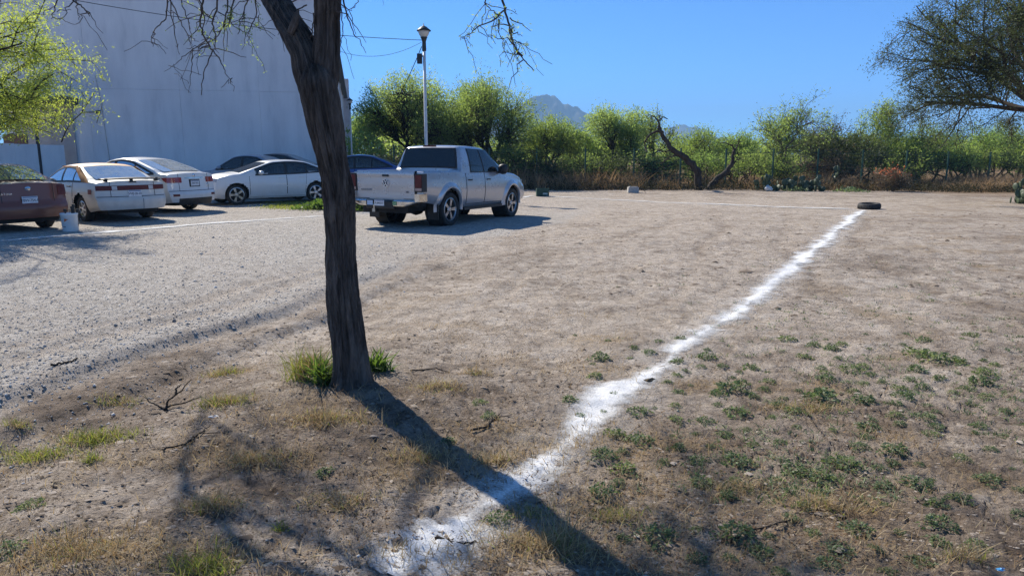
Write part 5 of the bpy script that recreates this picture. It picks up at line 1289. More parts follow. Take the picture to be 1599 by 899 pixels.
    for (u_, v_) in ((1000, 885), (1080, 845), (1160, 850), (1250, 870)):
        t_ = occ(u_, v_, r.uniform(4.4, 5.0)); b_ = (L1[-1], L1[-2], L2[-1])[r.integers(0, 3)]
        ln_ = np.array([b_ + (t_ - b_) * f_ + r.normal(0, .06, 3) for f_ in np.linspace(0, 1, 6)]); ln_[0] = b_; segs.append((ln_, np.linspace(.035, .012, 6), 2))
        for _ in range(5): grow(r, ln_[r.integers(3, 6)], r.normal(0, 1, 3) + np.array([0, 0, .2]), .7, .012, 3, P2, segs, tips)
    def vis(pt):
        q = pt + o; zc = q[1] * cP - (q[2] - EYE) * sP; v_ = 449.5 - FPX * (q[1] * sP + (q[2] - EYE) * cP) / zc
        return v_ > -25
    segs = [s_ for s_ in segs if not any(vis(p) for p in s_[0])]; tips = [t for t in tips if not any(vis(p) for p in t)]
    for pts, rd, lv in segs: tw.tube(pts, np.maximum(rd, .003), (8, 6, 5, 4, 3)[min(lv, 4)], cap=False)
    tw.build('twigs', bark, root, True)
    V1 = leaf_quads(r, tips, 11, .055, .016, .07, .3); V2 = leaf_quads(r, leaftips, 11, .022, .007, .012, .2)
    link('crown', leaf_mesh('crown', np.concatenate([V1, V2])), LF['grey'], root)
main_tree()

# dead leaning trees in front of the fence
def dead_tree(px, Y, radii, extra, label):
    g = at(px[0][0], 242, Y); z = zt(g[0], Y); off = np.array([g[0], Y, z]); root = empty('dead_tree', off); tag(root, label, 'tree')
    P = np.array([at(u, v, Y) for u, v in px]) - off; P[0, 2] = -.05
    n = 30; d = np.linspace(0, len(P) - 1, n); Q = np.stack([np.interp(d, np.arange(len(P)), P[:, k]) for k in range(3)], 1)
    r = np.random.default_rng(4); Q += r.normal(0, .02, Q.shape); mb = MB(); mb.tube(Q, np.interp(d, np.arange(len(P)), radii), 8); mb.build('trunk', B_dark, root, True)
    for e, r0 in extra:
        E = np.array([at(u, v, Y + r.uniform(-.3, .3)) for u, v in e]) - off; E[0] = np.array(at(*e[0], Y)) - off
        k = MB(); d2 = np.linspace(0, len(E) - 1, 14); Q2 = np.stack([np.interp(d2, np.arange(len(E)), E[:, j]) for j in range(3)], 1); Q2[1:] += r.normal(0, .025, Q2[1:].shape)
        k.tube(Q2, np.linspace(r0, r0 * .3, 14), 6)
        for q in range(5):
            i = r.integers(4, 13); dd = unit(Q2[i] - Q2[i - 1] + r.normal(0, .6, 3)); k.tube([Q2[i], Q2[i] + dd * .2, Q2[i] + dd * .42 + r.normal(0, .04, 3)], [r0 * .35, r0 * .25, .006], 4)
        k.build('branch', B_dark, root, True)
dead_tree([(1091, 292), (1089, 270), (1080, 255), (1065, 243), (1048, 233), (1040, 220), (1033, 207), (1029, 198)], 37.4, [.21, .18, .17, .15, .13, .11, .10, .09],
          [([(1029, 198), (1028, 188), (1033, 184), (1043, 186)], .06), ([(1029, 205), (1020, 208), (1012, 212), (1006, 225), (1010, 238)], .07), ([(1048, 233), (1040, 238), (1028, 233)], .05), ([(1062, 242), (1045, 245), (1032, 256)], .05), ([(1028, 190), (1022, 182), (1010, 178)], .04)], 'dead dark trunk leaning left in an arch before the fence')
dead_tree([(1105, 291), (1118, 280), (1135, 268), (1143, 255), (1145, 243), (1147, 232)], 37.6, [.17, .15, .13, .10, .08, .06],
          [([(1147, 235), (1142, 226), (1132, 224)], .05), ([(1146, 240), (1152, 225), (1158, 212)], .045), ([(1140, 262), (1150, 250), (1160, 245)], .04)], 'short dark trunk leaning right beside the arched dead one')

# ------------------------------------------------------------------ fence
def fence():
    us = [620, 692, 765, 837, 911, 985, 1056, 1125, 1197, 1265, 1333, 1400, 1463, 1527, 1590, 1652]
    A, B = np.array([-6.4, 38.0]), np.array([34.0, 45.0])
    root = empty('mesh_fence', (*A, zt(*A))); o = np.array(root.location); tag(root, 'green welded mesh fence along the far side of the lot', 'fence')
    pts = []
    for u in us:
        a = (u - 799.5) / FPX
        Yc = float(np.interp(u, [837, 1200, 1652], [39.2, 40.0, 44]))
        x = a * (Yc * cP + .3); pts.append(np.array([x * 1.02, Yc, zt(x, Yc)]))
    for p in pts:
        m_ = MB(); q = p - o; m_.box((q[0], q[1], q[2] + 1.02), (.075, .075, 2.14)); m_.box((q[0], q[1], q[2] + 2.105), (.095, .095, .03)); m_.build('post', M['fence_green'], root)
    for a, b in zip(pts[:-1], pts[1:]):
        a = a - o; b = b - o; w_ = MB(); d = unit(b - a); n_ = np.array([-d[1], d[0], 0])
        def wire(p, q, t):
            p, q = np.array(p), np.array(q); ax = unit(q - p); s1 = unit(np.cross(ax, n_)) * t; s2 = n_ * t
            w_.add([p + s1, p - s1 * .5 + s2 * .87, p - s1 * .5 - s2 * .87, q + s1, q - s1 * .5 + s2 * .87, q - s1 * .5 - s2 * .87], [(0, 1, 4, 3), (1, 2, 5, 4), (2, 0, 3, 5)])
        for z in (.08, .1, .48, .5, .88, .9, 1.08, 1.28, 1.48, 1.68, 1.88, 1.9, 2.02): wire(a + np.array([0, 0, z]), b + np.array([0, 0, z]), .0035)
        for f in np.linspace(.02, .98, 34): p = a + (b - a) * f; wire(p + np.array([0, 0, .04]), p + np.array([0, 0, 2.04]), .0025)
        w_.build('wire_panel', M['fence_green'], root)
fence()

# ------------------------------------------------------------------ undergrowth along the fence
def blades(C, r, ln, wd, lean=.5, curve=.3, segs=2):
    """grass blades rising from points C: returns quads"""
    n = len(C); a = r.uniform(0, 2 * np.pi, n); le = np.abs(r.normal(0, lean, n)); l = ln * r.uniform(.5, 1.3, n)
    D = np.stack([np.cos(a) * np.sin(le), np.sin(a) * np.sin(le), np.cos(le)], 1)
    side = np.stack([-np.sin(a), np.cos(a), 0 * a], 1); j = r.uniform(0, np.pi, n)
    side = side * np.cos(j)[:, None] + np.stack([np.cos(a), np.sin(a), 0 * a], 1) * np.sin(j)[:, None]
    w_ = (wd * r.uniform(.6, 1.4, n))[:, None]
    bend = np.stack([np.cos(a), np.sin(a), -.5 + 0 * a], 1) * (l * curve * r.uniform(.2, 1.6, n))[:, None]
    mid = C + D * l[:, None] * .55 + bend * .3; tip = C + D * l[:, None] + bend
    V = np.stack([C - side * w_ / 2, C + side * w_ / 2, mid + side * w_ * .4, mid - side * w_ * .4, tip + side * w_ * .08, tip - side * w_ * .08], 1)
    F = np.arange(n)[:, None] * 6 + np.array([[0, 1, 2, 3, 3, 2, 4, 5]])
    return V.reshape(-1, 3), F.reshape(-1, 4)
def ground_pts(x, y, dz=0): return np.stack([x, y, terrain(x, y) + dz], 1)
def brush():
    r = np.random.default_rng(41); X = []; 
    n = 2000
    u = r.uniform(560, 1660, n); Y = r.uniform(37.2, 45, n) + (r.uniform(0, 1, n) < .35) * r.uniform(0, 7, n)
    x = (u - 799.5) / FPX * Y
    keep = (fbm(x * .35, Y * .35, 3, 71) > -.1) | (u < 1000); x, Y, u = x[keep], Y[keep], u[keep]
    hh = np.clip(.8 + .7 * fbm(x * .4, Y * .4, 3, 72), .25, 1.6) * np.where(u > 1130, .75, 1.15) * np.where(Y < 38.2, .55, 1)
    C = np.repeat(ground_pts(x, Y), 26, 0); C[:, :2] += r.normal(0, .16, (len(C), 2)); hs = np.repeat(hh, 26)
    V, F = blades(C, r, 1.0, .022, .42, .35); V = V.reshape(-1, 6, 3); base = C[:, None, :]; V = base + (V - base) * hs[:, None, None] * 1.25
    me_ = fastmesh('dry_brush', V.reshape(-1, 3), F)
    m_ = leafmat('dry_brush_blades', (.25, .175, .105), (.44, .33, .21), .4, (1.15, 1., .75), .8)
    tag(link('dry_brush', me_, m_), 'dry reddish brown grass and brush along the mesh fence', None, None, 'stuff')
    # low dark scrub at the foot of the fence
    u = r.uniform(800, 1660, 700); Y = r.uniform(37.0, 39.6, 700); x = (u - 799.5) / FPX * Y
    C = np.repeat(ground_pts(x, Y, .03), 26, 0); C += np.abs(r.normal(0, 1, C.shape)) * np.array([.18, .18, .22]) * np.array([1, 1, 1]) * r.choice([-1, 1], C.shape) * np.array([1, 1, 0]) + np.array([0, 0, 1]) * np.abs(r.normal(0, .2, (len(C), 1)))
    D = r.normal(0, 1, C.shape); D /= np.linalg.norm(D, axis=1)[:, None]; W_ = np.cross(D, r.normal(0, 1, C.shape)); W_ /= np.linalg.norm(W_, axis=1)[:, None]
    V = np.stack([C, C + D * .06 + W_ * .022, C + D * .13, C + D * .06 - W_ * .022], 1).reshape(-1, 3)
    tag(link('scrub', leaf_mesh('scrub', V), leafmat('scrub_leaves', (.035, .04, .02), (.10, .075, .04), .25, (1.1, 1.1, .7), .8)), 'low dark scrub at the foot of the fence', None, None, 'stuff')
brush()
def green_patch(u, v, wpx, hpx, n, m_, label, name='weed_patch', cat='plants', ln=.3):
    g = gp(u, v) if u < 1000 else np.array([*at(u, 242, 36.2)[:2], 0]); r = np.random.default_rng(int(u)); Y = g[1]; w_ = wpx * Y / FPX
    x = g[0] + r.normal(0, w_ * .28, n); y = Y + r.normal(0, .4, n)
    h = hpx * Y / FPX
    C = ground_pts(x, y); C[:, 2] += r.uniform(0, .7, n) * h * np.exp(-((x - g[0]) / (w_ * .4)) ** 2)
    D = r.normal(0, 1, C.shape) + np.array([0, 0, .6]); D /= np.linalg.norm(D, axis=1)[:, None]; W_ = np.cross(D, r.normal(0, 1, C.shape)); W_ /= np.linalg.norm(W_, axis=1)[:, None]
    V = np.stack([C, C + D * ln * .2 + W_ * ln * .12, C + D * ln * .42, C + D * ln * .2 - W_ * ln * .12], 1).reshape(-1, 3)
    o = link(name, leaf_mesh(name, V), m_); tag(o, label, cat)
green_patch(505, 325, 60, 16, 1700, M['freshgreen'], 'fresh green weeds growing at the rear of the side-on white sedan')
green_patch(572, 327, 40, 34, 2400, M['freshgreen'], 'leafy green bush between the tree trunk and the pickup tailgate', 'bush', 'bush')
green_patch(1245, 296, 34, 8, 220, M['weed'], 'small bright green plant in front of the prickly pears')
green_patch(1333, 296, 40, 9, 220, M['weed'], 'low green plant between the prickly pears and the orange flowered bush')
def short_grass(u0, u1, v0, v1, n, label, seed):
    r = np.random.default_rng(seed); P = np.array([gp(r.uniform(u0, u1), r.uniform(v0, v1))[:2] for _ in range(60)])
    i = r.integers(0, 60, n); xy = P[i] + r.normal(0, .25, (n, 2)); V, F = blades(ground_pts(xy[:, 0], xy[:, 1], -.005), r, .09, .012, .5, .4)
    tag(link('grass', fastmesh('grass', V, F), M['grass']), label, None, None, 'stuff')
short_grass(420, 560, 316, 328, 5000, 'short green grass in front of the side-on white sedan', 81)

# prickly pears
PEAR = worn('cactus_pad', (.035, .06, .028), (.075, .105, .05), 6, .55, bstr=.3)
def pad_mesh():
    G = []
    for p in np.linspace(.03, 3.11, 9):
        G.append([(.5 * math.sin(p) * (1 - .18 * math.cos(p)) * math.cos(a), .13 * math.sin(p) * math.sin(a), .5 - .5 * math.cos(p)) for a in np.linspace(0, 2 * math.pi, 13)])
    mb = MB(); mb.grid(np.array(G)); return mb.mesh('pad', True)
PAD = pad_mesh(); PAD.materials.append(PEAR)
def prickly_pear(u, v, h, wd, n, label, seed, Yc=36.6):
    g = gp(u, v) if u > 1500 else np.array([*at(u, 242, Yc)[:2], zt(at(u, 242, Yc)[0], Yc)]); root = empty('prickly_pear', g); tag(root, label, 'cactus', 'prickly pear cacti'); r = np.random.default_rng(seed)
    nodes = [(np.array([r.uniform(-wd / 2, wd / 2), r.uniform(-.3, .3), 0]), 0) for _ in range(max(3, n // 4))]
    for k in range(n):
        q, lv = nodes[min(k, len(nodes) - 1)] if k < n // 4 else nodes[r.integers(0, len(nodes))]
        sz = r.uniform(.24, .36)
        rot = Matrix.Rotation(r.uniform(0, 3.14), 4, 'Z') @ Matrix.Rotation(r.normal(0, .5), 4, 'Y') @ Matrix.Rotation(r.normal(0, .2), 4, 'X')
        Mx = Matrix.Translation(Vector(q)) @ rot @ Matrix.Diagonal((sz * .85, sz * .85, sz, 1))
        o = bpy.data.objects.new('pad', PAD); col.objects.link(o); o.parent = root; o.matrix_local = Mx
        tip = np.array(Mx @ Vector((r.normal(0, .2), 0, .93)))
        if tip[2] < h: nodes.append((tip, lv + 1))
prickly_pear(1205, 296, 1.05, 1.3, 32, 'prickly pear clump at the left end of the cactus patch', 1)
prickly_pear(1240, 295, 1.25, 1.6, 42, 'largest prickly pear clump in the middle of the cactus patch', 2)
prickly_pear(1275, 294, 1.05, 1.3, 30, 'prickly pear clump at the right end of the cactus patch', 3)
prickly_pear(1290, 281, 1.4, 1.2, 24, 'upright pale prickly pear behind the cactus patch close to the fence', 4, 38.6)
prickly_pear(1597, 318, .95, .55, 46, 'tall prickly pear cut by the right edge on open dirt', 5)
# bush with orange flowers
def flower_bush():
    g = np.array([at(1395, 242, 37)[0], 37., zt(at(1395, 242, 37)[0], 37.)])
    root = tree('flowering_bush', g, 1.15, 1.6, 77, LF['dead'], B_grey, 'dry bush with salmon orange flower tops near the fence', 'bush', None, 5, (.10, .03), .08, dict(MESQ, lev=3, kids=[7, 6, 5], first=[.05, .1, .1]), 3)
    r = np.random.default_rng(6); n = 150
    C = np.stack([r.normal(-.05, .33, n), r.normal(0, .25, n), .98 + r.normal(0, .14, n)], 1); D = r.normal(0, 1, C.shape); D /= np.linalg.norm(D, axis=1)[:, None]; W_ = np.cross(D, r.normal(0, 1, C.shape)); W_ /= np.linalg.norm(W_, axis=1)[:, None]
    V = np.stack([C, C + D * .045 + W_ * .03, C + D * .09, C + D * .045 - W_ * .03], 1).reshape(-1, 3)
    link('flowers', leaf_mesh('flowers', V), leafmat('orange_flowers', (.55, .16, .07), (.7, .28, .15), .4, (1.2, .9, .7)), root)
flower_bush()

# ------------------------------------------------------------------ foreground ground cover
def visible_xy(r, n, vmin, vmax, umin=-20, umax=1620, power=1.0):
    u = r.uniform(umin, umax, n); v = vmin + (vmax - vmin) * r.uniform(0, 1, n) ** power
    b = -(v - 449.5) / FPX; dz = -sP + b * cP; dy = cP + b * sP; t = -EYE / dz
    return (u - 799.5) / FPX * t, dy * t, u, v
def stones():
    r = np.random.default_rng(51); x, y, u, v = visible_xy(r, 90000, 345, 905, -20, 1100, .9)
    s_ = edge_dist(x, y); pr = np.where(s_ < .1, .75, np.where(s_ < .8, .2, .002)); k = r.uniform(0, 1, len(x)) < pr; x, y = x[k], y[k]; n = len(x)
    sz = np.exp(r.normal(math.log(.0048), .45, n)) * (1 + .03 * y)
    O = np.array([(1, 0, 0), (0, 1, 0), (-1, 0, 0), (0, -1, 0), (0, 0, .7), (0, 0, -.6)], float)
    V = O[None] * (1 + r.normal(0, .22, (n, 6, 3))) * sz[:, None, None] * r.uniform(.6, 1.3, (n, 1, 3))
    a = r.uniform(0, 6.28, n); ca, sa = np.cos(a)[:, None], np.sin(a)[:, None]
    V = np.stack([V[..., 0] * ca - V[..., 1] * sa, V[..., 0] * sa + V[..., 1] * ca, V[..., 2]], -1)
    V += ground_pts(x, y, 0)[:, None, :] + np.array([0, 0, .15])[None, None] * sz[:, None, None]
    T = np.array([(0, 1, 4), (1, 2, 4), (2, 3, 4), (3, 0, 4), (1, 0, 5), (2, 1, 5), (3, 2, 5), (0, 3, 5)])
    F = (np.arange(n)[:, None, None] * 6 + T[None]).reshape(-1, 3)
    m_ = mat('gravel_stone', (.4, .38, .35), .9, 0, .2); b = m_.node_tree.nodes['Principled BSDF']; g = N(m_, 'ShaderNodeNewGeometry')
    L(m_, ramp(m_, g.outputs['Random Per Island'], [(0, (.16, .15, .14)), (.25, (.33, .315, .295)), (.75, (.46, .44, .41)), (1, (.68, .66, .63))]), b.inputs['Base Color'])
    tag(link('gravel', fastmesh('gravel', V.reshape(-1, 3), F), m_), 'loose grey gravel on the left half of the lot', None, None, 'stuff')
stones()
def clods():
    r = np.random.default_rng(52); x, y, u, v = visible_xy(r, 60000, 322, 905, -20, 1620, .85)
    k = (edge_dist(x, y) > .2) & (r.uniform(0, 1, len(x)) < .34 + .9 * fbm(x * .9, y * .9, 4, 90)); x, y = x[k], y[k]; n = len(x)
    sz = np.exp(r.normal(math.log(.0052), .5, n)) * (1 + .16 * np.maximum(y - 3, 0))
    O = np.array([(1, 0, 0), (0, 1, 0), (-1, 0, 0), (0, -1, 0), (0, 0, .6), (0, 0, -.6)], float)
    V = O[None] * (1 + r.normal(0, .25, (n, 6, 3))) * sz[:, None, None] * np.stack([r.uniform(.8, 2.0, n), r.uniform(.7, 1.3, n), r.uniform(.4, .9, n)], 1)[:, None, :] + ground_pts(x, y)[:, None, :]
    T = np.array([(0, 1, 4), (1, 2, 4), (2, 3, 4), (3, 0, 4)]); F = (np.arange(n)[:, None, None] * 6 + T[None]).reshape(-1, 3)
    m_ = mat('soil_crumb', (.2, .16, .12), .95, 0, .1); b = m_.node_tree.nodes['Principled BSDF']; g = N(m_, 'ShaderNodeNewGeometry')
    L(m_, ramp(m_, g.outputs['Random Per Island'], [(0, (.09, .068, .05)), (.6, (.22, .175, .135)), (1, (.42, .36, .30))]), b.inputs['Base Color'])
    tag(link('soil_crumbs', fastmesh('soil_crumbs', V.reshape(-1, 3), F), m_), 'crumbs of dry soil on the dirt', None, None, 'stuff')
clods()
def straw_all():
    r = np.random.default_rng(53); x, y, u, v = visible_xy(r, 150000, 430, 915, -20, 1620, 1.0)
    f = np.clip((fbm(x * 1.3, y * 2.2, 4, 24) - .02) * 2.0, 0, 1) * sst(.3, .9, edge_dist(x, y))
    f = np.maximum(f, .9 * np.exp(-((x - TREE[0] + .25) / .55) ** 2 - ((y - TREE[1] + .45) / .45) ** 2))
    k = r.uniform(0, 1, len(x)) < f * .42 * (1 - .6 * sst(.1, .3, x / y)) + .03 * (edge_dist(x, y) > .4); x, y = x[k], y[k]
    C = ground_pts(x, y, .003); V, F = blades(C, r, .055, .0032, 1.4, .25)
    o = link('straw', fastmesh('straw', V, F), M['straw']); tag(o, 'dry broken straw strewn over the dirt', None, None, 'stuff')
    # leaf litter
    x, y, u, v = visible_xy(r, 60000, 450, 915); f = np.clip(fbm(x * 2.1, y * 2.1, 4, 95) + .05, 0, 1) * sst(.4, 1.2, edge_dist(x, y)) * (1 - sst(5, 9, y))
    k = r.uniform(0, 1, len(x)) < f; x, y = x[k], y[k]; n = len(x)
    C = ground_pts(x, y, .004); a = r.uniform(0, 6.28, n); D = np.stack([np.cos(a), np.sin(a), r.normal(.15, .35, n)], 1); W_ = np.stack([-np.sin(a), np.cos(a), r.normal(0, .4, n)], 1)
    l = r.uniform(.006, .018, n)[:, None]; V = np.stack([C, C + D * l * .5 + W_ * l * .28, C + D * l, C + D * l * .5 - W_ * l * .28], 1).reshape(-1, 3)
    tag(link('leaf_litter', leaf_mesh('leaf_litter', V), M['litter']), 'brown leaf litter on the dirt near the tree', None, None, 'stuff')
straw_all()
# tufts of grass: each a plant of its own
def tuft(u, v, rad, n, ln, mats, label, seed, wd=.0036, lean=.9):
    g = gp(u, v); r = np.random.default_rng(seed); root = empty('grass_tuft', g); tag(root, label, 'grass tuft', 'grass tufts on the dirt'); o = np.array(root.location)
    for nm, m_, share, lf in mats:
        k = int(n * share); xy = g[:2] + r.normal(0, 1, (k, 2)) * np.array(rad) * .5
        C = ground_pts(xy[:, 0], xy[:, 1], -.004) - o; hv = 1.15 * np.clip(.95 + .9 * fbm(xy[:, 0] * 9, xy[:, 1] * 9, 2, seed), .3, 1.7); V, F = blades(C, r, ln * lf * hv, wd, lean, .45)
        link(nm, fastmesh(nm, V, F), m_, root)['kind'] = 'stuff'
GD = [('dry_blades', M['straw'], .55, 1.0), ('green_blades', M['grass'], .45, .9)]
DG = [('dry_blades', M['straw'], .85, 1.0), ('green_blades', M['grass'], .15, .8)]
GG = [('dry_blades', M['straw'], .25, .9), ('green_blades', M['grass'], .75, 1.0)]
for k, (u, v, rd, n, ln, ms, lab) in enumerate([
    (60, 712, (.26, .10), 900, .055, GG, 'long low yellow-green tuft at the left edge of the foreground'),
    (150, 688, (.24, .09), 900, .055, GG, 'yellow-green tuft just right of the long low one at the left'),
    (145, 718, (.05, .04), 160, .05, GG, 'small bright green tuft below the yellow-green pair at the left'),
    (30, 665, (.08, .05), 180, .06, GD, 'small half dry tuft at the left edge beside the ruts'),
    (185, 632, (.14, .08), 420, .06, GD, 'half dry tuft left of the dead twig plant'),
    (350, 585, (.16, .10), 500, .07, GD, 'half dry tuft between the dead twig plant and the trunk'),
    (350, 628, (.18, .09), 900, .07, GD, 'dense shaded tuft left of the trunk base'),
    (120, 860, (.20, .14), 800, .07, DG, 'straw-coloured tuft in the bottom left corner'),
    (320, 888, (.13, .09), 620, .085, GG, 'green and straw tuft at the bottom edge left of centre'),
    (437, 826, (.03, .03), 110, .05, GG, 'tiny bright green tuft on the cracked soil left of the powder line'),
    (330, 790, (.16, .08), 500, .06, DG, 'dry tuft inside the soft shadow at lower left'),
    (400, 720, (.20, .10), 700, .055, DG, 'broad straw mat on the dirt left of the trunk shadow'),
    (530, 785, (.18, .10), 700, .06, DG, 'straw mat beside the left side of the trunk shadow'),
    (510, 655, (.24, .12), 1300, .06, DG, 'brown dry mat in front of the trunk base'),
    (650, 715, (.14, .08), 500, .06, DG, 'dry tuft at the left border of the trunk shadow'),
    (855, 850, (.2, .12), 900, .075, DG, 'straw tuft at the bottom below the trunk shadow'),
    (830, 800, (.12, .08), 400, .06, GD, 'half green tuft inside the trunk shadow near the powder'),
    (690, 605, (.18, .10), 600, .05, DG, 'rusty dry mat right of the trunk base'),
    (745, 585, (.1, .06), 260, .05, DG, 'thin dry tuft further right of the trunk base'),
    (770, 720, (.12, .06), 300, .05, DG, 'dry tuft on the right border of the trunk shadow'),
    (960, 810, (.12, .06), 280, .06, GD, 'half green tuft right of the trunk shadow'),
    (1255, 640, (.3, .10), 700, .06, DG, 'long rusty straw patch in the weeds at right'),
    (1150, 760, (.2, .10), 500, .055, DG, 'rusty dry patch between weeds at lower right'),
    (1300, 790, (.2, .08), 500, .055, DG, 'brown dry patch low among the weeds at right'),
    (1500, 870, (.14, .06), 260, .06, DG, 'dry tuft near the blue scrap')]):
    tuft(u, v, rd, n, ln, ms, lab, 500 + k)
tuft(488, 588, (.14, .12), 900, .18, [('dry_blades', M['straw'], .4, 1.05), ('green_blades', M['grass'], .6, .95)], 'tall mixed green and dry clump against the left side of the trunk', 601, .005, .4)
tuft(510, 596, (.10, .08), 300, .14, [('green_blades', M['freshgreen'], 1, 1)], 'fresh green leafy clump tight at the left of the trunk', 602, .014, .6)
tuft(590, 577, (.07, .07), 150, .12, [('green_blades', M['freshgreen'], 1, 1)], 'fresh green leafy clump at the right of the trunk', 603, .018, .6)

# weeds: small rosettes of crinkled leaves
def weed_mesh(seed):
    r = np.random.default_rng(seed); V = []; n = 210
    asp = r.uniform(.6, 1); lob = r.uniform(0, 6.28)
    for k in range(n):
        a = r.uniform(0, 6.28); q = math.sqrt(r.uniform(0, 1)) * (.8 + .3 * math.sin(3 * a + lob)); c = np.array([q * math.cos(a), q * asp * math.sin(a), (1 - q * q) * r.uniform(.1, .62)])
        d = unit(np.array([math.cos(a) * .7, math.sin(a) * .7, .35]) + r.normal(0, .55, 3)); s_ = unit(np.cross(d, r.normal(0, 1, 3))); l = r.uniform(.14, .32); w_ = r.uniform(.035, .07)
        up = np.array([0, 0, -.05])
        V += [c, c + d * l * .5 + s_ * w_, c + d * l + up, c + d * l * .5 - s_ * w_]
    return leaf_mesh('weed', np.array(V))
WM = [weed_mesh(k) for k in range(6)]
M['weed_pale'] = leafmat('pale_weed_leaf', (.12, .155, .07), (.32, .35, .20), .4, (1.1, 1.25, .7), .6)
for k_, m_ in enumerate(WM): m_.materials.append(M['weed'] if k_ % 3 else M['weed_pale'])
def weeds():
    r = np.random.default_rng(61); done = []
    hand = [(940, 712, 1.5), (925, 700, 1.1), (890, 625, 1.1), (960, 680, 1.3), (1000, 690, 1.3), (940, 770, 1.2), (975, 735, 1.3), (1090, 720, 1.4), (1060, 700, 1.2), (1093, 755, 1.4), (1025, 838, 1.5), (780, 812, 1.2), (748, 630, 1.2), (765, 650, 1.), (507, 738, 1.2), (50, 790, 1.), (10, 860, 1.5), (1150, 648, 1.5), (1175, 650, 1.1), (1150, 838, 1.7), (1240, 735, 1.4), (1220, 720, 1.2), (1395, 705, 1.6), (1320, 728, 1.5), (1310, 860, 1.5), (1340, 830, 1.2), (1500, 715, 1.2), (1545, 750, 1.4), (1380, 760, 1.4), (1500, 780, 1.2), (1440, 605, 1.3), (1410, 620, 1.2), (1540, 620, 1.3), (1500, 565, 1.1), (1360, 585, 1.), (1440, 880, 1.3), (700, 690, .9), (905, 650, 1.)]
    pts = [(u, v, s_, True) for u, v, s_ in hand]
    for _ in range(4000):
        u, v = r.uniform(600, 1620), 520 + 380 * r.uniform(0, 1) ** .8
        x_ = (u - 799.5) / (v - 200); w_ = sst(.15, .55, x_) * (.5 + .9 * vnoise(np.array([u * .012]), np.array([v * .02]), 8)[0])
        if r.uniform() < w_ * .6: pts.append((u, v, math.exp(r.normal(-.12, .34)), False))
    for u, v, s_, h in pts:
        if len(done) >= 200: break
        g = gp(u, v)
        if any((g[0] - q[0]) ** 2 + (g[1] - q[1]) ** 2 < .011 * (1 + .2 * g[1]) for q in done): continue
        done.append(g)
        o = bpy.data.objects.new('weed', WM[len(done) % 6]); col.objects.link(o)
        sz = .062 * s_ * r.uniform(.8, 1.2); o.location = tuple(g - np.array([0, 0, .004])); o.scale = (sz, sz, sz * r.uniform(.7, 1.0)); o.rotation_euler = (0, 0, r.uniform(0, 6.28))
        if u < 860: tag(o, 'low grey-green weed in or left of the tree shadow', 'weed', 'weeds around the tree shadow')
        elif abs(g[0] - float(np.interp(g[1], CH['a'][:, 1], CH['a'][:, 0]))) < .42: tag(o, 'low grey-green weed at the edge of the thick powder line', 'weed', 'weeds beside the powder line')
        elif g[1] > 4.6: tag(o, 'small grey-green weed on the sparse dirt at right, well back from the bottom edge', 'weed', 'weeds on the sparse dirt farther back')
        else: tag(o, 'low grey-green weed in the near weedy stretch at lower right', 'weed', 'weeds in the near stretch at lower right')
    # tiny weeds farther off, beyond counting
    x, y, u, v = visible_xy(r, 3000, 400, 760, 700, 1640, .8); k = (r.uniform(0, 1, len(x)) < np.clip(sst(.12, .55, x / np.maximum(y, 1)) * (.35 + .9 * fbm(x * .8, y * .8, 3, 97)), 0, 1)) & (edge_dist(x, y) > 2)
    x, y = x[k], y[k]; n = len(x); C = np.repeat(ground_pts(x, y), 9, 0) + r.normal(0, 1, (n * 9, 3)) * np.array([.02, .02, .006]); C[:, 2] = np.maximum(C[:, 2], terrain(C[:, 0], C[:, 1]))
    V, F = blades(C, r, .03, .006, .9, .5); tag(link('ground_weeds', fastmesh('ground_weeds', V, F), M['weed']), 'tiny grey-green weed sprigs across the right side of the dirt', None, None, 'stuff')
weeds()
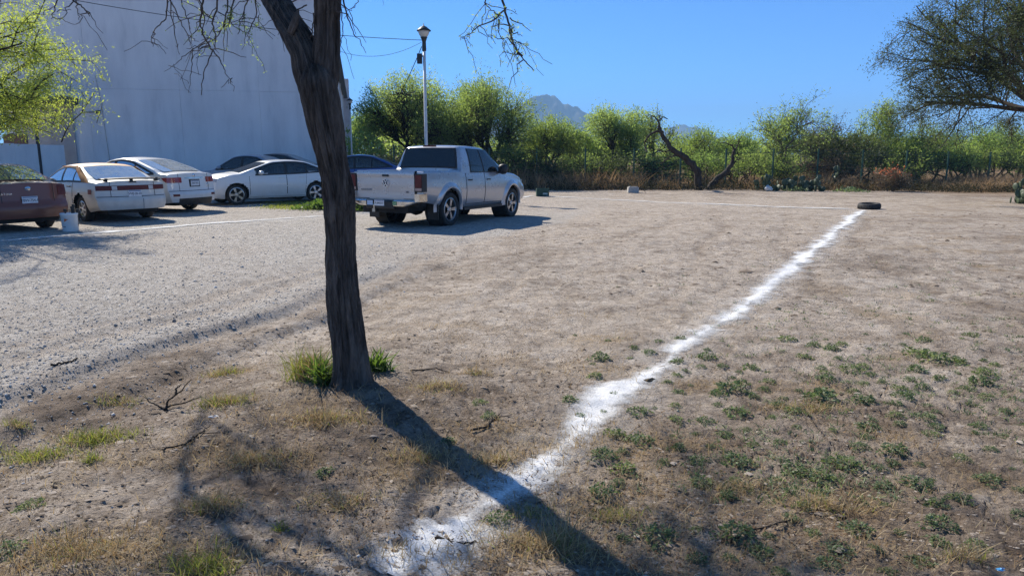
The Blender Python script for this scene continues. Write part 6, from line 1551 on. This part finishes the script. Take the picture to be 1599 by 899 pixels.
# dead twig plant and fallen sticks
def stick(px, r0, label, cat='stick', lift=.01, name='stick', sub=0, seed=0):
    r = np.random.default_rng(seed); g0 = gp(*px[0]); root_loc = g0
    P = []
    for u, v in px: q = gp(u, v); P.append(q + np.array([0, 0, lift]))
    P = np.array(P) - g0; n = 16; d = np.linspace(0, len(P) - 1, n); Q = np.stack([np.interp(d, np.arange(len(P)), P[:, k]) for k in range(3)], 1) + r.normal(0, .004, (n, 3))
    mb = MB(); mb.tube(Q, np.linspace(r0, r0 * .5, n), 6)
    for _ in range(sub):
        i = r.integers(4, n - 2); dd = unit(Q[i] - Q[i - 1] + r.normal(0, .5, 3) * np.array([1, 1, .3])); mb.tube([Q[i], Q[i] + dd * .06, Q[i] + dd * .12], [r0 * .5, r0 * .4, r0 * .2], 5)
    o = mb.build(name, B_dark, None, True); o.location = tuple(g0); tag(o, label, cat, 'fallen sticks on the dirt')
stick([(735, 675), (760, 668), (772, 655), (780, 648)], .008, 'forked dark stick right of the trunk shadow', sub=3, seed=1)
stick([(255, 705), (290, 695), (310, 680), (327, 668)], .006, 'curved stick below the dead twig plant', sub=3, seed=2)
stick([(640, 580), (680, 577), (700, 582)], .006, 'thin twig just right of the trunk base', sub=1, seed=3)
stick([(80, 572), (110, 566), (122, 560)], .009, 'pale stick lying in the ruts', seed=4)
stick([(680, 843), (720, 850), (752, 848)], .006, 'dark stick lying across the nearest powder patch', sub=2, seed=5)
stick([(1140, 850), (1160, 835), (1180, 830), (1235, 815)], .006, 'long pale dry stem among the weeds at lower right', sub=3, seed=6)
stick([(1255, 640), (1270, 660), (1285, 680)], .004, 'straight straw stalk in the rusty patch at right', seed=7)
def twig_plant():
    g = gp(258, 640); root = empty('dead_twig_plant', g); tag(root, 'small dead plant with bare dark twigs standing left of the trunk', 'plant')
    Y = g[1]; o = np.array(root.location)
    for px in ([(258, 642), (262, 625), (280, 612), (299, 592)], [(258, 640), (265, 634), (290, 628), (314, 618)], [(258, 640), (250, 635), (238, 629), (226, 620)], [(258, 640), (262, 652), (258, 668)], [(275, 615), (276, 605), (284, 600)]):
        P = np.array([at(u, v, Y + k * .02) for k, (u, v) in enumerate(px)]) - o; n = 12; d = np.linspace(0, len(P) - 1, n); Q = np.stack([np.interp(d, np.arange(len(P)), P[:, k]) for k in range(3)], 1) + rng.normal(0, .003, (n, 3))
        zmin = terrain(Q[:, 0] + o[0], Q[:, 1] + o[1]) - o[2] + .003; Q[:, 2] = np.maximum(Q[:, 2], zmin)
        mb = MB(); mb.tube(Q, np.linspace(.008, .003, n), 6); mb.build('twig', B_dark, root, True)
twig_plant()
